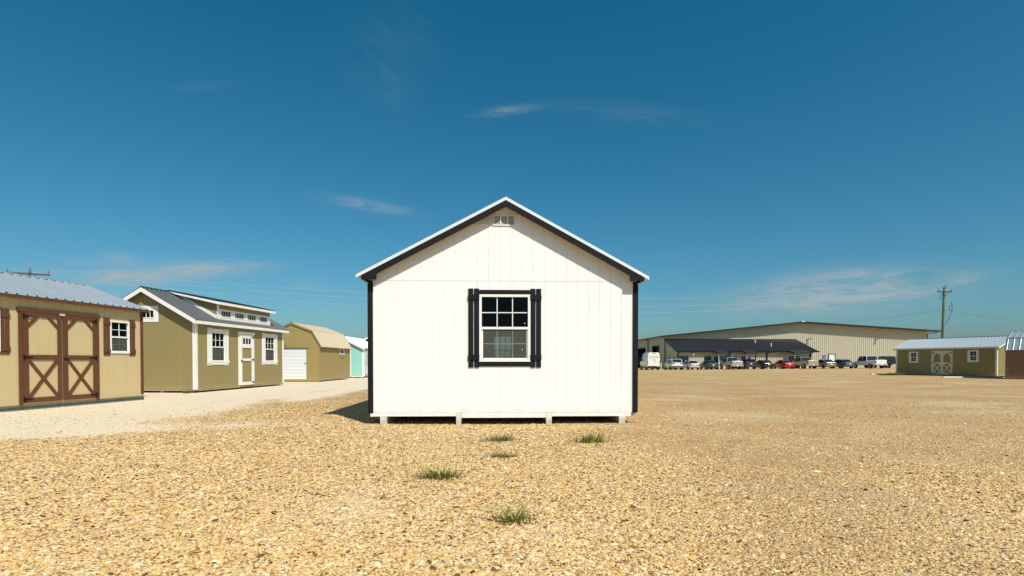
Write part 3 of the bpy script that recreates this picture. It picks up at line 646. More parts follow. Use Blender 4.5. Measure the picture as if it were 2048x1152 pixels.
# ================================================================= OLIVE SHED WITH DORMER
def dormer_shed():
    Wd, L, z0 = 3.66, 6.30, .125; rz = R(-4.4)
    ux = Vector((math.cos(rz), math.sin(rz), 0)); uy = Vector((-math.sin(rz), math.cos(rz), 0))
    o = Vector((-11.16, 19.4, 0)) - ux * Wd
    root = thing('dormer_shed', 'olive shed with white trim, dark roof and long dormer of four little windows', 'shed', o, rz)
    sl = .575; ov = .17; zr = 3.715; prof = [(-ov, zr - sl * (Wd / 2 + ov)), (Wd / 2, zr), (Wd + ov, zr - sl * (Wd / 2 + ov))]
    W1 = (.885, 1.09, .85, 1.12); W2 = (4.645, 1.09, .85, 1.12); GW = (1.49, 2.63, .68, .33)
    dr = (2.62 + .10, z0 + .03, .98, 2.06)
    fr = walls(root, Wd, L, z0, prof, M['olive_wall'], dict(right=[hole(*W1), hole(*W2)], front=[hole(*GW)]), sp=.203)
    f = fr['right']; g = fr['front']
    roof(root, prof, -.22, L + .22, M['charcoal'], M['greenblack'], deckm=M['olive_wall'])
    for y, s in ((-.22, -1), (L + .22, 1)): rake(root, prof, y, s, .15, M['white_trim'], .004)
    eave_boards(root, prof, -.22, L + .22, .13, M['white_trim'])
    corners(root, Wd, L, z0, prof[0][1] + .02, M['white_trim'], .10)
    for k in range(15): MB().abox(Wd - .02, Wd + .006, .2 + k * .406, .24 + k * .406, z0 - .045, z0 - .002).build('floor_joist', M['lumber'], root)
    for k in range(9): MB().abox(.2 + k * .406, .24 + k * .406, -.006, .02, z0 - .045, z0 - .002).build('floor_joist', M['lumber'], root)
    for x in (.25, 1.3, 2.3, 3.2): MB().abox(x, x + .1, .06, L - .1, 0, z0 - .062).build('skid', M['lumber'], root)
    for u, v, w, h in (W1, W2):
        window(root, f, u, v, w, h, 3, 2, gl2='screen')
        MB().box(f, u, u + w, v + h + .002, v + h + .12, .001, .018).build('window_head', M['white_trim'], root); MB().box(f, u, u + w, v - .10, v - .002, .001, .018).build('window_sill', M['white_trim'], root)
        for k in (-.225, w + .003): shutter(root, f, u + k, .965, .222, 1.39, M['white_trim'], cle=(.10, .90), gap=.016, th=.02, ch=.12)
    # door with transom light
    u, v, w, h = dr; mb = MB()
    mb.box(f, u, u + .13, v, v + h, .018, .04).box(f, u + w - .13, u + w, v, v + h, .018, .04)
    for a, b_ in ((v, v + .12), (v + .98, v + 1.08), (v + h - .55, v + h - .42), (v + h - .13, v + h)): mb.box(f, u + .13, u + w - .13, a, b_, .018, .04)
    d = mb.build('door', M['white_trim'], root)
    p = MB(); siding(p, F(f.P(u + .01, v + .01, .012), f.u, f.v), w - .02, 0, lambda x: h - .44); p.build('door_panel', M['olive_wall'], d)
    tl = MB().box(f, u + .13, u + w - .13, v + h - .42, v + h - .13, .013, .02)
    for k in range(4): tl.box(f, u + .17 + k * (w - .36) / 3, u + .20 + k * (w - .36) / 3, v + h - .42, v + h - .13, .0205, .034)
    tl.box(f, u + .13, u + w - .13, v + h - .42, v + h - .39, .0205, .033).box(f, u + .13, u + w - .13, v + h - .16, v + h - .13, .0205, .033)
    q = MB(); q.quad(f.P(u + .15, v + h - .4, .0212), f.P(u + w - .15, v + h - .4, .0212), f.P(u + w - .15, v + h - .15, .0212), f.P(u + .15, v + h - .15, .0212))
    tlo = tl.build('transom_light', M['white_trim'], d); q2 = q.build('transom_glass', M['carglass'], d)
    for k in (.05, .50, .95): hinge(d, f, u + w - .02, v + h * k, -1, .16)
    MB().box(f, u + .04, u + .07, v + .95, v + 1.0, .04, .07).box(f, u + .03, u + .17, v + 1.0, v + 1.02, .055, .07).build('door_handle', M['iron'], d)
    door_trim(root, f, u, v, w, h, M['white_trim'], t=.09, top=.10)
    # gable window
    u, v, w, h = GW; window(root, g, u, v, w, h, 4, 1, 1)
    mb = MB().box(g, u - .13, u - .002, v - .12, v + h + .12, .001, .018).box(g, u + w + .002, u + w + .13, v - .12, v + h + .12, .001, .018).box(g, u - .001, u + w + .001, v + h + .002, v + h + .12, .001, .0185).box(g, u - .001, u + w + .001, v - .12, v - .002, .001, .0185)
    mb.build('window_trim', M['white_trim'], root)
    # the shed dormer
    y0, y1 = 1.28, 5.10; zw = 2.70; ze = 3.27; xd = Wd - .005
    face = F((xd, 0, 0), (0, 1, 0), (0, 0, 1))
    wins = [(y0 + .20 + k * .905, 2.80, .70, .27) for k in range(4)]
    mb = MB(); siding(mb, F((xd, y0, 0), (0, 1, 0), (0, 0, 1)), y1 - y0, 2.62, lambda x: ze, [hole(q[0] - y0, *q[1:]) for q in wins]);
    dm = mb.build('dormer', M['olive_wall'], root)
    zroof = lambda x: zr - sl * abs(x - Wd / 2)
    zd = lambda x: ze + .01 + (zr - ze + .0) * (xd - x) / (xd - Wd / 2)
    mb = MB()
    for y in (y0, y1):
        mb = MB(); mb.prism(WF, [(xd, 2.62), (xd, ze), (Wd / 2 + .05, zd(Wd / 2 + .05) - .01), (Wd / 2 + .05, zroof(Wd / 2 + .05) - .05)], -y - .008, -y + .008)
        mb.build('dormer_cheek', M['olive_wall'], dm)
    mb = MB()
    a = Vector((Wd + .20, 0, 3.335)); b_ = Vector((Wd / 2 - .03, 0, zr + .045))
    ff = F((a.x, y0 - .18, a.z), (0, 1, 0), b_ - a); ff.o = ff.o + ff.n * .012; ribbed(mb, ff, y1 - y0 + .36, (b_ - a).length)
    mb.build('dormer_roof', M['greenblack'], dm)
    mb = MB().prism(WF, [(a.x - .01, a.z - .002), (b_.x, b_.z - .002), (b_.x, b_.z - .03), (a.x - .01, a.z - .03)], -(y1 + .16), -(y0 - .16)); mb.build('dormer_deck', M['olive_wall'], dm)
    mb = MB().abox(a.x - .02, a.x, y0 - .165, y1 + .165, a.z - .10, a.z - .001)
    for y in (y0 - .18, y1 + .161): mb.prism(WF, [(a.x - .021, a.z - .002), (b_.x + .06, b_.z - .018), (b_.x + .35, b_.z - .14), (a.x - .021, a.z - .10)], -y - .018, -y)
    mb.build('dormer_trim', M['white_trim'], dm)
    mb = MB(); tf = F((xd + .001, 0, 0), (0, 1, 0), (0, 0, 1))
    mb.box(tf, y0 - .02, y0 + .10, 2.70, ze - .04, .001, .02).box(tf, y1 - .10, y1 + .02, 2.70, ze - .2, .001, .02)
    cuts = [y0 + .101] + [c for q in wins for c in (q[0], q[0] + q[2])] + [y1 - .101]
    for k in range(0, len(cuts), 2): mb.box(tf, cuts[k] + .0, cuts[k + 1], 2.70, 3.10, .001, .018)
    for q in wins: mb.box(tf, q[0], q[0] + q[2], 2.70, q[1], .001, .0185).box(tf, q[0], q[0] + q[2], q[1] + q[3], 3.10, .001, .0185)
    mb.board(F((0, y0, 0), (1, 0, 0), (0, 0, 1)), (Wd - .02, zroof(Wd) + .10), (Wd / 2 + .35, zroof(Wd / 2 + .35) + .08), .13, .009, .026)
    mb.build('dormer_band', M['white_trim'], dm)
    for q in wins: window(root, face, q[0], q[1], q[2], q[3], 4, 1, 1, fr=.035, mt=.02)
dormer_shed()

# ================================================================= KHAKI BARN SHED
def khaki_barn():
    Wd, L, z0 = 3.05, 5.0, .12; rz = R(-2.0)
    ux = Vector((math.cos(rz), math.sin(rz), 0))
    root = thing('khaki_barn_shed', 'khaki barn-roofed shed with white roll-up door, between dormer shed and mint shed', 'shed', Vector((-10.39, 29.7, 0)) - ux * Wd, rz)
    prof = [(-.11, 1.91), (.39, 2.77), (Wd / 2, 3.20), (Wd - .39, 2.77), (Wd + .11, 1.91)]
    SW = (3.17, 1.53, .72, .36)
    fr = walls(root, Wd, L, z0, prof, M['khaki_wall'], dict(right=[hole(*SW)], front=[(.70, 2.35, .1, 1.84)]))
    roof(root, prof, -.04, L + .04, M['khakiroof'], M['khakiroof'], deckm=M['khaki_trim'])
    for y, s in ((-.04, -1), (L + .04, 1)): rake(root, prof, y, s, .07, M['khaki_trim'], .004)
    mb = MB()
    f = fr['front']
    mb = MB(); n = 22; H = 1.70
    for k in range(n):                           # curved slats of the roll-up curtain
        a = z0 + k * H / n; b_ = z0 + (k + 1) * H / n; q = (a + b_) / 2
        for p, r in ((a, a + .02), (a + .02, q), (q, b_ - .012), (b_ - .012, b_)):
            dd = lambda z: -.055 + .022 * math.sin(math.pi * (z - a) / (b_ - a))
            mb.quad(f.P(.70, p, dd(p)), f.P(2.35, p, dd(p)), f.P(2.35, r, dd(r)), f.P(.70, r, dd(r)))
    d = mb.build('roll_up_door', M['whiteroof'], root)
    MB().box(f, 2.24, 2.30, 1.0, 1.03, -.03, .01).build('door_handle', M['iron'], d)
    mb = MB().box(f, .6, .699, z0, 1.84, .001, .016).box(f, 2.351, 2.38, z0, 1.84, .001, .016).box(f, .5, 2.52, 1.842, 1.93, .001, .03); mb.build('door_frame', M['khaki_trim'], root)
    MB().box(f, 1.1, 1.28, 1.94, 1.96, .001, .04).build('door_latch', M['iron'], root)
    mb = MB().box(f, 0, Wd, z0 - .10, z0 - .002, .001, .012); mb.build('base_board', M['khaki_trim'], root)
    for x in (.2, 1.3, 2.4): MB().abox(x, x + .1, .02, L - .1, 0, .058).build('skid', M['khaki_trim'], root)
    window(root, fr['right'], *SW, 2, 1, 1, fr=.05)
    corners(root, Wd, L, z0, 1.9, M['khaki_trim'], .05, .010, 'fr')
    MB().box(f, 1.22, 1.82, 2.75, 2.88, .001, .01).build('gable_vent', M['khaki_trim'], root)
    MB().box(fr['right'], 3.15, 3.92, 1.35, 1.38, .001, .03).build('wall_ledge', M['khaki_trim'], root)
khaki_barn()

# ================================================================= MINT SHED, NAVY SHED
def mint():
    Wd, L, z0 = 3.05, 4.88, .13
    root = thing('mint_shed', 'mint green shed with white roof, behind the barn-roofed khaki shed', 'shed', (-9.95 - Wd, 37.0, 0), 0)
    prof = [(-.08, 2.0), (Wd / 2, 2.80), (Wd + .08, 2.0)]
    fr = walls(root, Wd, L, z0, prof, M['mint_wall'])
    roof(root, prof, -.12, L + .1, M['whiteroof'], M['whiteroof'], deckm=M['white_trim'])
    for y, s in ((-.12, -1), (L + .1, 1)): rake(root, prof, y, s, .14, M['white_trim'], .004)
    corners(root, Wd, L, z0, 1.98, M['white_trim'], .14)
    f = fr['front']; MB().box(f, Wd - .98, Wd - .88, z0, 2.3, .001, .016).box(f, .6, .7, z0, 1.98, .001, .016).build('door_frame', M['white_trim'], root)
    f = fr['right']
    for u, hs in ((.32, -1), (1.24, 1)): barn_leaf(root, f, u, z0 + .03, .9, 1.74, M['white_trim'], M['mint_wall'], hs, st=.12, corner=.2)
    skids(root, Wd, L, z0, M['lumber'], (.2, 1.4, 2.2, 2.8))
    mb = MB().abox(0, Wd, -.01, .0, z0 - .06, z0 - .002).build('base_board', M['white_trim'], root)
    Wd, L = 3.66, 6.0
    root = thing('navy_shed', 'navy shed with white-edged roof peeping out behind the mint shed', 'shed', (-14.05, 50.5, 0), 0)
    prof = [(-.1, 2.86), (Wd / 2, 3.75), (Wd + .1, 2.86)]
    walls(root, Wd, L, .12, prof, M['navy_wall'])
    roof(root, prof, -.25, L + .1, M['whiteroof'], M['whiteroof'], deckm=M['navy_wall'])
    for y, s in ((-.25, -1), (L + .1, 1)): rake(root, prof, y, s, .13, M['white_trim'], .004)
    skids(root, Wd, L, .12, M['lumber'], (.2, 1.4, 2.4, 3.3))
mint()

# ================================================================= OLIVE GREEN SHED, right, and RED-BROWN BARN
def green_shed():
    Wd, L, z0 = 3.66, 6.98, .13; rz = R(21.5)
    root = thing('green_shed', 'olive green shed with cream doors and ribbed white roof, right side near the utility pole', 'shed', (34.2, 38.8, 0), rz)
    prof = [(-.12, 2.14), (Wd / 2, 2.93), (Wd + .12, 2.14)]
    A = (L - 1.71, 1.12, .50, .76); B = (L - 5.87, 1.07, .50, .76)
    fr = walls(root, Wd, L, z0, prof, M['olive2'], dict(left=[hole(*A), hole(*B)]))
    roof(root, prof, -.16, L + .16, M['galv'], M['greenblack'], deckm=M['olive2'], capw=.06)
    for y, s in ((-.16, -1), (L + .16, 1)): rake(root, prof, y, s, .14, M['cream_trim'], .004)
    eave_boards(root, prof, -.16, L + .16, .10, M['cream_trim'])
    corners(root, Wd, L, z0, 2.10, M['cream_trim'], .10)
    f = fr['left']; u0 = L - 4.22; w = .665
    for u, hs in ((u0, -1), (u0 + w + .02, 1)): barn_leaf(root, f, u, z0 + .0, w, 1.72, M['cream_trim'], M['olive2'], hs, st=.10, corner=.18)
    door_trim(root, f, u0, z0, 2 * w + .02, 1.72, M['cream_trim'], .06, top=.08)
    for u, v, w, h in (A, B):
        window(root, f, u, v, w, h, 2, 2)
        for k in (-.115, w + .002): MB().box(f, u + k, u + k + .113, v - .07, v + h + .07, .001, .018).build('shutter', M['cream_trim'], root)
        MB().box(f, u + .001, u + w - .001, v + h + .002, v + h + .07, .001, .017).build('window_head', M['cream_trim'], root); MB().box(f, u + .001, u + w - .001, v - .07, v - .002, .001, .017).build('window_sill', M['cream_trim'], root)
    skids(root, Wd, L, z0, M['lumber'], (.2, 1.3, 2.3, 3.2))
    MB().box(fr['front'], 1.1, 1.14, 1.0, 1.12, .001, .05).build('door_handle', M['iron'], root)
    Wd, L, z0 = 3.05, 6.1, .10
    root = thing('red_brown_barn_shed', 'red-brown barn-roofed shed with shiny two-pitch roof, at the right edge', 'shed', (31.1 + Wd * .788, 34.65 + Wd * .616, 0), R(-142))
    prof = [(-.06, 1.83), (.42, 2.56), (Wd / 2, 3.05), (Wd - .42, 2.56), (Wd + .06, 1.83)]
    fr = walls(root, Wd, L, z0, prof, M['rust_wall'])
    roof(root, prof, -.04, L + .04, M['galv'], M['galv'], deckm=M['rust_trim'], sp=.30)
    MB().abox(Wd - .46, Wd - .40, -.05, L + .05, 2.565, 2.60).build('roof_break_trim', M['greenblack'], root)
    for y, s in ((-.04, -1), (L + .04, 1)): rake(root, prof, y, s, .08, M['rust_trim'], .004)
    corners(root, Wd, L, z0, 1.81, M['rust_trim'], .13)
    f = fr['right']
    barn_leaf(root, f, 1.3, z0 + .02, .9, 1.62, M['rust_trim'], M['rust_wall'], -1, st=.1)
    skids(root, Wd, L, z0, M['lumber'], (.2, 1.4, 2.5))
    for (x0, y0, x1, y1, wd, lab) in ((32.9, 36.9, 29.3, 37.4, .16, 'pale landscape timber lying along the right-hand sheds, its near end by the red-brown barn'), (30.3, 46.4, 32.9, 46.6, .16, 'pale landscape timber lying beside the weeds at the far corner of the green shed')):
        a = math.atan2(y1 - y0, x1 - x0); ln = math.hypot(x1 - x0, y1 - y0)
        t = tag(MB().abox(0, ln, -.07, .07, -.02, .085).build('landscape_timber', M['cream_trim'], bevel=.012), lab, 'timber', 'landscape timbers by the right-hand sheds')
        t.location = (x0, y0, 0); t.rotation_euler = (0, 0, a)
green_shed()

# ================================================================= WAREHOUSE
def warehouse():
    gz = -.25; YM = 102.4; root = thing('warehouse', 'long beige steel warehouse with dark blue lean-to office, behind the parked cars', 'building', (28.6, YM, gz), 0)
    WX = 48.5; D = 40; k = lambda z: z - gz
    pk = 24.9; prof = [(-1.2, k(5.82)), (pk, k(8.45)), (WX + 2.0, k(6.75))]
    top = prof_top(prof, .15)
    f = F((0, 0, 0), (1, 0, 0), (0, 0, 1))
    def ribwall(mb, f, w, z0, tf, holes=(), sp=.305, extra=()): siding(mb, f, w, z0, tf, holes, sp * 1.2, off=.2, gw=.13, gd=.07, extra=extra)
    mb = MB(); ribwall(mb, f, WX, 0, top, extra=[pk]); mb.build('wall', M['steelwall'], root)
    lf = F((0, D, 0), (0, -1, 0), (0, 0, 1)); 
    # left side wall with two tall door openings
    dh = [(D - 9.6, D - 4.6, 0, 4.35), (D - 22.5, D - 15.6, 0, 4.2)]
    mb = MB(); ribwall(mb, lf, D, 0, lambda x: top(0), dh); mb.build('wall', M['steelwall'], root)
    mb = MB(); mb.prism(WF, [(0, 0), (WX, 0), (WX, top(WX)), (pk, top(pk)), (0, top(0))], -D - .1, -D); mb.abox(WX, WX + .02, .1, D, 0, top(WX)); mb.build('wall', M['steelwall'], root)
    for a, b_, c, e in dh:
        fm = MB().box(lf, a - .15, a, 0, e + .15, .0, .06).box(lf, b_, b_ + .15, 0, e + .15, 0, .06).box(lf, a, b_, e, e + .15, 0, .06); fo = fm.build('door_frame', M['greenblack'], root)
        MB().box(lf, a + .3, a + .42, 0, e, -.9, -.8).build('door_rail', M['galv'], fo)
    for y in (.0, 12.8): MB().tube([(-.12, y + .1, 0), (-.12, y + .1, top(0) - .25), (-1.0, y + .1, top(0) - .05)], .09, 6).build('downspout', M['greenblack'], root)
    MB().tube([(WX + .1, -.1, 0), (WX + .1, -.1, top(WX) - .5), (WX + 1.9, -.1, top(WX) - .3)], .09, 6).build('downspout', M['greenblack'], root)
    mb = MB()
    for i in range(2):
        a, b_ = prof[i], prof[i + 1]; mb.prism(WF, [a, b_, (b_[0], b_[1] - .22), (a[0], a[1] - .22)], -D, 1.3)
    mb.build('roof', M['greenblack'], root)
    rp = MB(); rp.abox(pk - .3, pk + .3, -1.36, -1.0, prof[1][1] - .10, prof[1][1] + .06); rp.build('ridge_cap', M['whiteroof'], root)
    # personnel door and sign on the main wall
    X = lambda px: (px - 1024) / 10.74 - 28.6
    du = X(1657.5); mb = MB().box(f, du, du + 1.05, .1, 2.62, .01, .05); d = mb.build('door', M['whiteroof'], root)
    MB().box(f, du - .12, du, .1, 2.74, .01, .07).box(f, du + 1.05, du + 1.17, .1, 2.74, .01, .07).box(f, du, du + 1.05, 2.62, 2.74, .01, .07).build('door_frame', M['greenblack'], d)
    for px, z in ((1614, 5.05), (1750, 5.15)):   # wall floodlights
        u = X(px); v = k(z); mb = MB(); mb.box(f, u - .12, u + .1, v - .12, v + .1, .0, .12); mb.tube([(u, -.1, v), (u + .15, -.4, v + .15), (u + .3, -.6, v + .25)], .05, 6)
        mb.box(f, u + .15, u + .5, v + .2, v + .3, .5, .8); mb.build('floodlight', M['iron'], root)
    # lean-to office
    yF = -7.4; ze = k(2.98); zt = k(5.30); Xa = lambda px: (px - 1024) / 11.58 - 28.6
    AW = Xa(1622); f2 = F((0, yF, 0), (1, 0, 0), (0, 0, 1))
    wins = [(Xa(1359), 1.05, 1.55, 1.0, 2.6)]
    openings = [(Xa(1359), Xa(1377)), (Xa(1410), Xa(1421))]
    mb = MB(); ribwall(mb, f2, AW, 0, lambda x: ze - .1); mb.build('office_wall', M['steelwall'], root)
    mb = MB(); lw = F((0, 0, 0), (0, -1, 0), (0, 0, 1)); ribwall(mb, lw, -yF, 0, lambda x: zt - .15 - (zt - ze) * x / (-yF), ()); mb.build('office_wall', M['steelwall'], root)
    mb = MB(); rw = F((AW, yF, 0), (0, 1, 0), (0, 0, 1)); ribwall(mb, rw, -yF, 0, lambda x: ze - .1, ()); mb.build('office_wall', M['steelwall'], root)
    # lean-to roof: single pitch, hipped at its right end
    oe = .5; A = Vector((-.25, yF - oe, ze - .12)); B = Vector((AW + 1.0, yF - oe, ze - .12)); Cc = Vector((X(1588), -.02, zt)); Dd = Vector((-.25, -.02, zt)); E = Vector((AW + 1.0, -.02, ze - .1))
    mb = MB(); fa = F(A, (1, 0, 0), Dd - A); VV = (Dd - A).length; U = (B - A).x; UT = Cc.x - A.x
    us = []; g = 0
    while g < U:
        us += [(g, 0), (min(g + .33, U), 0), (min(g + .35, U), .05), (min(g + .39, U), .05)]; g += .41
    for (a, da), (b_, db) in zip(us, us[1:]):
        if b_ <= a: continue
        va = VV if a <= UT else VV * (U - a) / (U - UT); vb = VV if b_ <= UT else VV * (U - b_) / (U - UT)
        mb.quad(fa.P(a, 0, da), fa.P(b_, 0, db), fa.P(b_, vb, db), fa.P(a, va, da))
    mb.quad(B, E, Cc)
    mb.quad(A - Vector((0, 0, .15)), Dd - Vector((0, 0, .15)), Cc - Vector((0, 0, .15)), B - Vector((0, 0, .15)))
    mb.build('office_roof', M['annexroof'], root)
    mb = MB().abox(A.x, B.x, A.y - .14, A.y + .0, A.z - .2, A.z + .03).abox(B.x, B.x + .12, A.y - .14, 0, A.z - .2, A.z + .03)
    mb.prism(F((A.x, 0, 0), (0, 1, 0), (0, 0, 1)), [(A.y - .14, A.z + .03), (0, zt + .03), (0, zt - .22), (A.y - .14, A.z - .2)], -.12, 0)
    mb.build('gutter', M['iron'], root)
    MB().abox(-.25, X(1588), -.12, -.04, zt - .02, zt + .14).build('roof_flashing', M['steelwall'], root)
    for pa, pb in ((1424, 1447), (1480, 1503), (1573, 1609)):        # porch roofs over the office doors
        a, b_ = Xa(pa), Xa(pb); po = MB(); y2 = yF - oe - 2.0; sl = (zt - ze + .12) / (oe - yF)
        po.prism(F((0, 0, 0), (0, -1, 0), (0, 0, 1)), [(-yF + oe - .4, A.z + .08 + .4 * sl), (-y2, A.z + .08 - 2.0 * sl * .55), (-y2, A.z - .14 - 2.0 * sl * .55), (-yF + oe - .4, A.z - .08)], -b_, -a)
        p = po.build('porch_roof', M['annexroof'], root)
        MB().tube([(b_ - .3, y2 + .3, 0), (b_ - .3, y2 + .3, A.z - .6)], .10, 6).build('porch_post', M['iron'], p)
        MB().tube([(a + .3, y2 + .3, 0), (a + .3, y2 + .3, A.z - .6)], .07, 6).build('porch_post', M['steelwall'], p)
    for px in (1355, 1458, 1533, 1621): MB().tube([(Xa(px), yF - .12, 0), (Xa(px), yF - .12, ze - .55), (Xa(px) + .3, yF - oe, ze - .25)], .10, 6).build('downspout', M['iron'], root)
    for pa, pb, z0, z1 in ((1359, 1376, .9, 2.15), (1410, 1421, .9, 2.15), (1442, 1452, .9, 2.1), (1497.5, 1499, 1, 2)):
        a, b_ = Xa(pa), Xa(pb); w = MB().box(f2, a - .1, a, z0, z1, .01, .08).box(f2, b_, b_ + .1, z0, z1, .01, .08).box(f2, a, b_, z0 - .1, z0, .01, .08).box(f2, a, b_, z1, z1 + .1, .01, .08).build('window', M['greenblack'], root)
        MB().box(f2, a, b_, z0, z1, .01, .03).build('pane', M['carglass'], w)
    for pa, pb in ((1427, 1437), (1466, 1476), (1481.5, 1490), (1576, 1600)):
        a, b_ = Xa(pa), Xa(pb); d = MB().box(f2, a - .12, a, 0, 2.3, .01, .08).box(f2, b_, b_ + .12, 0, 2.3, .01, .08).box(f2, a - .12, b_ + .12, 2.3, 2.42, .01, .08).build('door', M['whiteroof'], root)
        MB().box(f2, a, b_, .05, 2.3, .01, .03).build('door_glass', M['carglass'], d)
    for px, zz, yy in ((1509, 4.55, -2.6), (1529, 3.85, -4.9)):
        x = (px - 1024) / 11 - 28.6; zz = ze - .12 + (zt - ze + .12) * (yy - (yF - oe)) / (oe - yF); MB().tube([(x, yy, zz - .05), (x, yy, zz + .55)], .10, 8).build('roof_vent_pipe', M['whiteroof'], root)
    MB().box(f2, Xa(1384), Xa(1387.5), ze - .75, ze - .5, .02, .4).build('wall_lamp', M['whiteroof'], root)
    for y, w, z in ((-2.0, .9, 2.05), (-4.9, .9, 2.05)): MB().box(lw, -y, -y + w, z - .7, z, .01, .06).build('side_window', M['carglass'], root)
    MB().abox(X(1330) * 0, 0.02, 0, 0.02, 0, .1)
    s = thing('parking_sign', 'small blue sign on a post by the warehouse wall, left of the white door', 'sign', (28.6 + X(1640) - .0, YM - 1.2, gz), 0)
    MB().tube([(0, 0, 0), (0, 0, 2.3)], .04, 6).build('post', M['galv'], s)
    p = MB().abox(-.28, .28, -.09, -.05, 1.75, 2.45).build('sign_panel', M['bluesign'], s)
    w = MB(); w.tube([(-.03 + .14 * math.cos(t * .6), -.10, 2.0 + .14 * math.sin(t * .6)) for t in range(-5, 3)], .022, 5); w.tube([(-.05, -.10, 2.28), (-.03, -.10, 2.08), (.10, -.10, 2.06), (.15, -.10, 1.92)], .022, 5)
    w.build('sign_symbol', M['label'], p)
    b = tag(MB().tube([(0, 0, 0), (0, 0, 1.2)], .12, 10).build('bollard', M['yellow'], smooth=False), 'yellow steel bollard between the white van and the white car', 'bollard'); b.location = (23.95, 88.4, float(gh(23.95, 88.4)))
warehouse()

# ================================================================= UTILITY POLES AND LINES
def pole(loc, H, arm, armz, az, label, r=.16, brace=True):
    root = thing('utility_pole', label, 'utility pole', loc, 0, 'utility poles')
    lean = .02 * H
    MB().tube([(0, 0, -.3), (lean * .5, 0, H * .5), (lean, 0, H)], r * 1.15, 10, r * .8).build('post', M['pole'], root, smooth=False)
    ca, sa = math.cos(az), math.sin(az)
    f = F((lean, -.12, armz), (ca, sa, .02), (0, 0, 1))
    f = F((lean, -.14, armz), (ca, sa, .0), (0, 0, 1))
    MB().box(f, -arm / 2, arm / 2, -.07, .07, -.06, .06).build('crossarm', M['darkwire'] if brace else M['pole'], root)
    tips = []
    for u in (-arm / 2 + .12, arm / 2 - .12):
        p = f.P(u, .07, 0); MB().tube([p, p + Vector((0, 0, .14))], .03, 6).tube([p + Vector((0, 0, .14)), p + Vector((0, 0, .20)), p + Vector((0, 0, .27))], .08, 8, .05).build('insulator', M['ins'], root); tips.append(p + Vector((0, 0, .27)))
    p = Vector((lean + .12, -.1, H)); MB().tube([p - Vector((.02, 0, .25)), p + Vector((0, 0, .12))], .03, 6).tube([p + Vector((0, 0, .12)), p + Vector((.02, 0, .28))], .09, 8, .05).build('insulator', M['ins'], root); tips.append(p + Vector((0, 0, .26)))
    for s in (-1, 1): MB().tube([f.P(s * .55, -.05, .0), f.P(0, -.55, .02)], .025, 5).build('arm_brace', M['iron'], root)
    return root, [Vector(loc) + t for t in tips]
rp, rt = pole((57.0, 73.0, -.05), 11.0, 2.15, 10.35, R(9), 'tall green-grey wooden utility pole standing behind the green shed on the right')
def loops():
    mb = MB(); x = .55
    mb.tube([(.25, -.3, 6.0), (.55, -.3, 6.6), (.85, -.3, 7.2), (1.05, -.3, 7.9), (1.08, -.3, 8.5), (.95, -.3, 9.0), (.78, -.3, 8.5), (.70, -.3, 8.0), (1.05, -.3, 7.95)], .035, 6)
    mb.tube([(-.15, -.3, 9.9), (-.4, -.3, 9.95), (-.62, -.3, 9.4), (-.3, -.3, 9.25), (-.45, -.3, 9.7)], .03, 6)
    mb.build('cable_coil', M['darkwire'], rp)
loops()
lp, lt = pole((-43.9, 50.0, 0), 9.32, 3.1, 9.02, R(30), 'weathered utility pole whose crossarm tops the tan shed roof on the left')
def line(a, b, sag, r, m, label, grp):
    pts = [a.lerp(b, t / 32) - Vector((0, 0, sag * 4 * (t / 32) * (1 - t / 32))) for t in range(33)]
    tag(MB().tube(pts, r, 5).build('power_line', m), label, 'power line', grp)
line(lt[0], rt[0], 3.6, .009, M['wire'], 'lowest of the three overhead wires strung across the sky', 'overhead power lines')
line(lt[1], rt[1], 2.7, .009, M['wire'], 'middle of the three overhead wires strung across the sky', 'overhead power lines')
line(lt[2], rt[2], 2.3, .009, M['wire'], 'topmost of the three overhead wires strung across the sky', 'overhead power lines')
pb = Vector((57.1, 72.7, 7.9))
line(Vector((65, 150, 11.4)), pb, 1.0, .011, M['darkwire'], 'thin dark cable running down left from the pole over the warehouse', 'overhead power lines')
line(pb, Vector((92, 78, 6.2)), .9, .011, M['darkwire'], 'thin dark cable running down right from the pole', 'overhead power lines')

# ================================================================= VEHICLES (rear at y=0, nose at +y, origin on the ground)
def loft(mb, secs):
    n = len(secs[0]); b = len(mb.v)
    for s in secs: mb.v += [tuple(p) for p in s]
    for k in range(len(secs) - 1):
        for j in range(n):
            j2 = (j + 1) % n; mb.f.append((b + k * n + j, b + k * n + j2, b + (k + 1) * n + j2, b + (k + 1) * n + j))
    mb.f.append(tuple(b + j for j in range(n - 1, -1, -1))); mb.f.append(tuple(b + (len(secs) - 1) * n + j for j in range(n)))
def ring(y, zb, zs, hw, tuck=.88, crown=.04):
    z1 = zb + (zs - zb) * .35; z2 = zb + (zs - zb) * .82
    return [(-hw * .90, y, zb), (hw * .90, y, zb), (hw, y, z1), (hw * .985, y, z2), (hw * tuck, y, zs), (0, y, zs + crown), (-hw * tuck, y, zs), (-hw * .985, y, z2), (-hw, y, z1)]
def gring(y, zb, zt, wb, wt): return [(-wb, y, zb), (wb, y, zb), (wb * .5 + wt * .5 + .02, y, (zb + zt) / 2), (wt, y, zt - .03), (wt * .8, y, zt), (-wt * .8, y, zt), (-wt, y, zt - .03), (-wb * .5 - wt * .5 - .02, y, (zb + zt) / 2)]
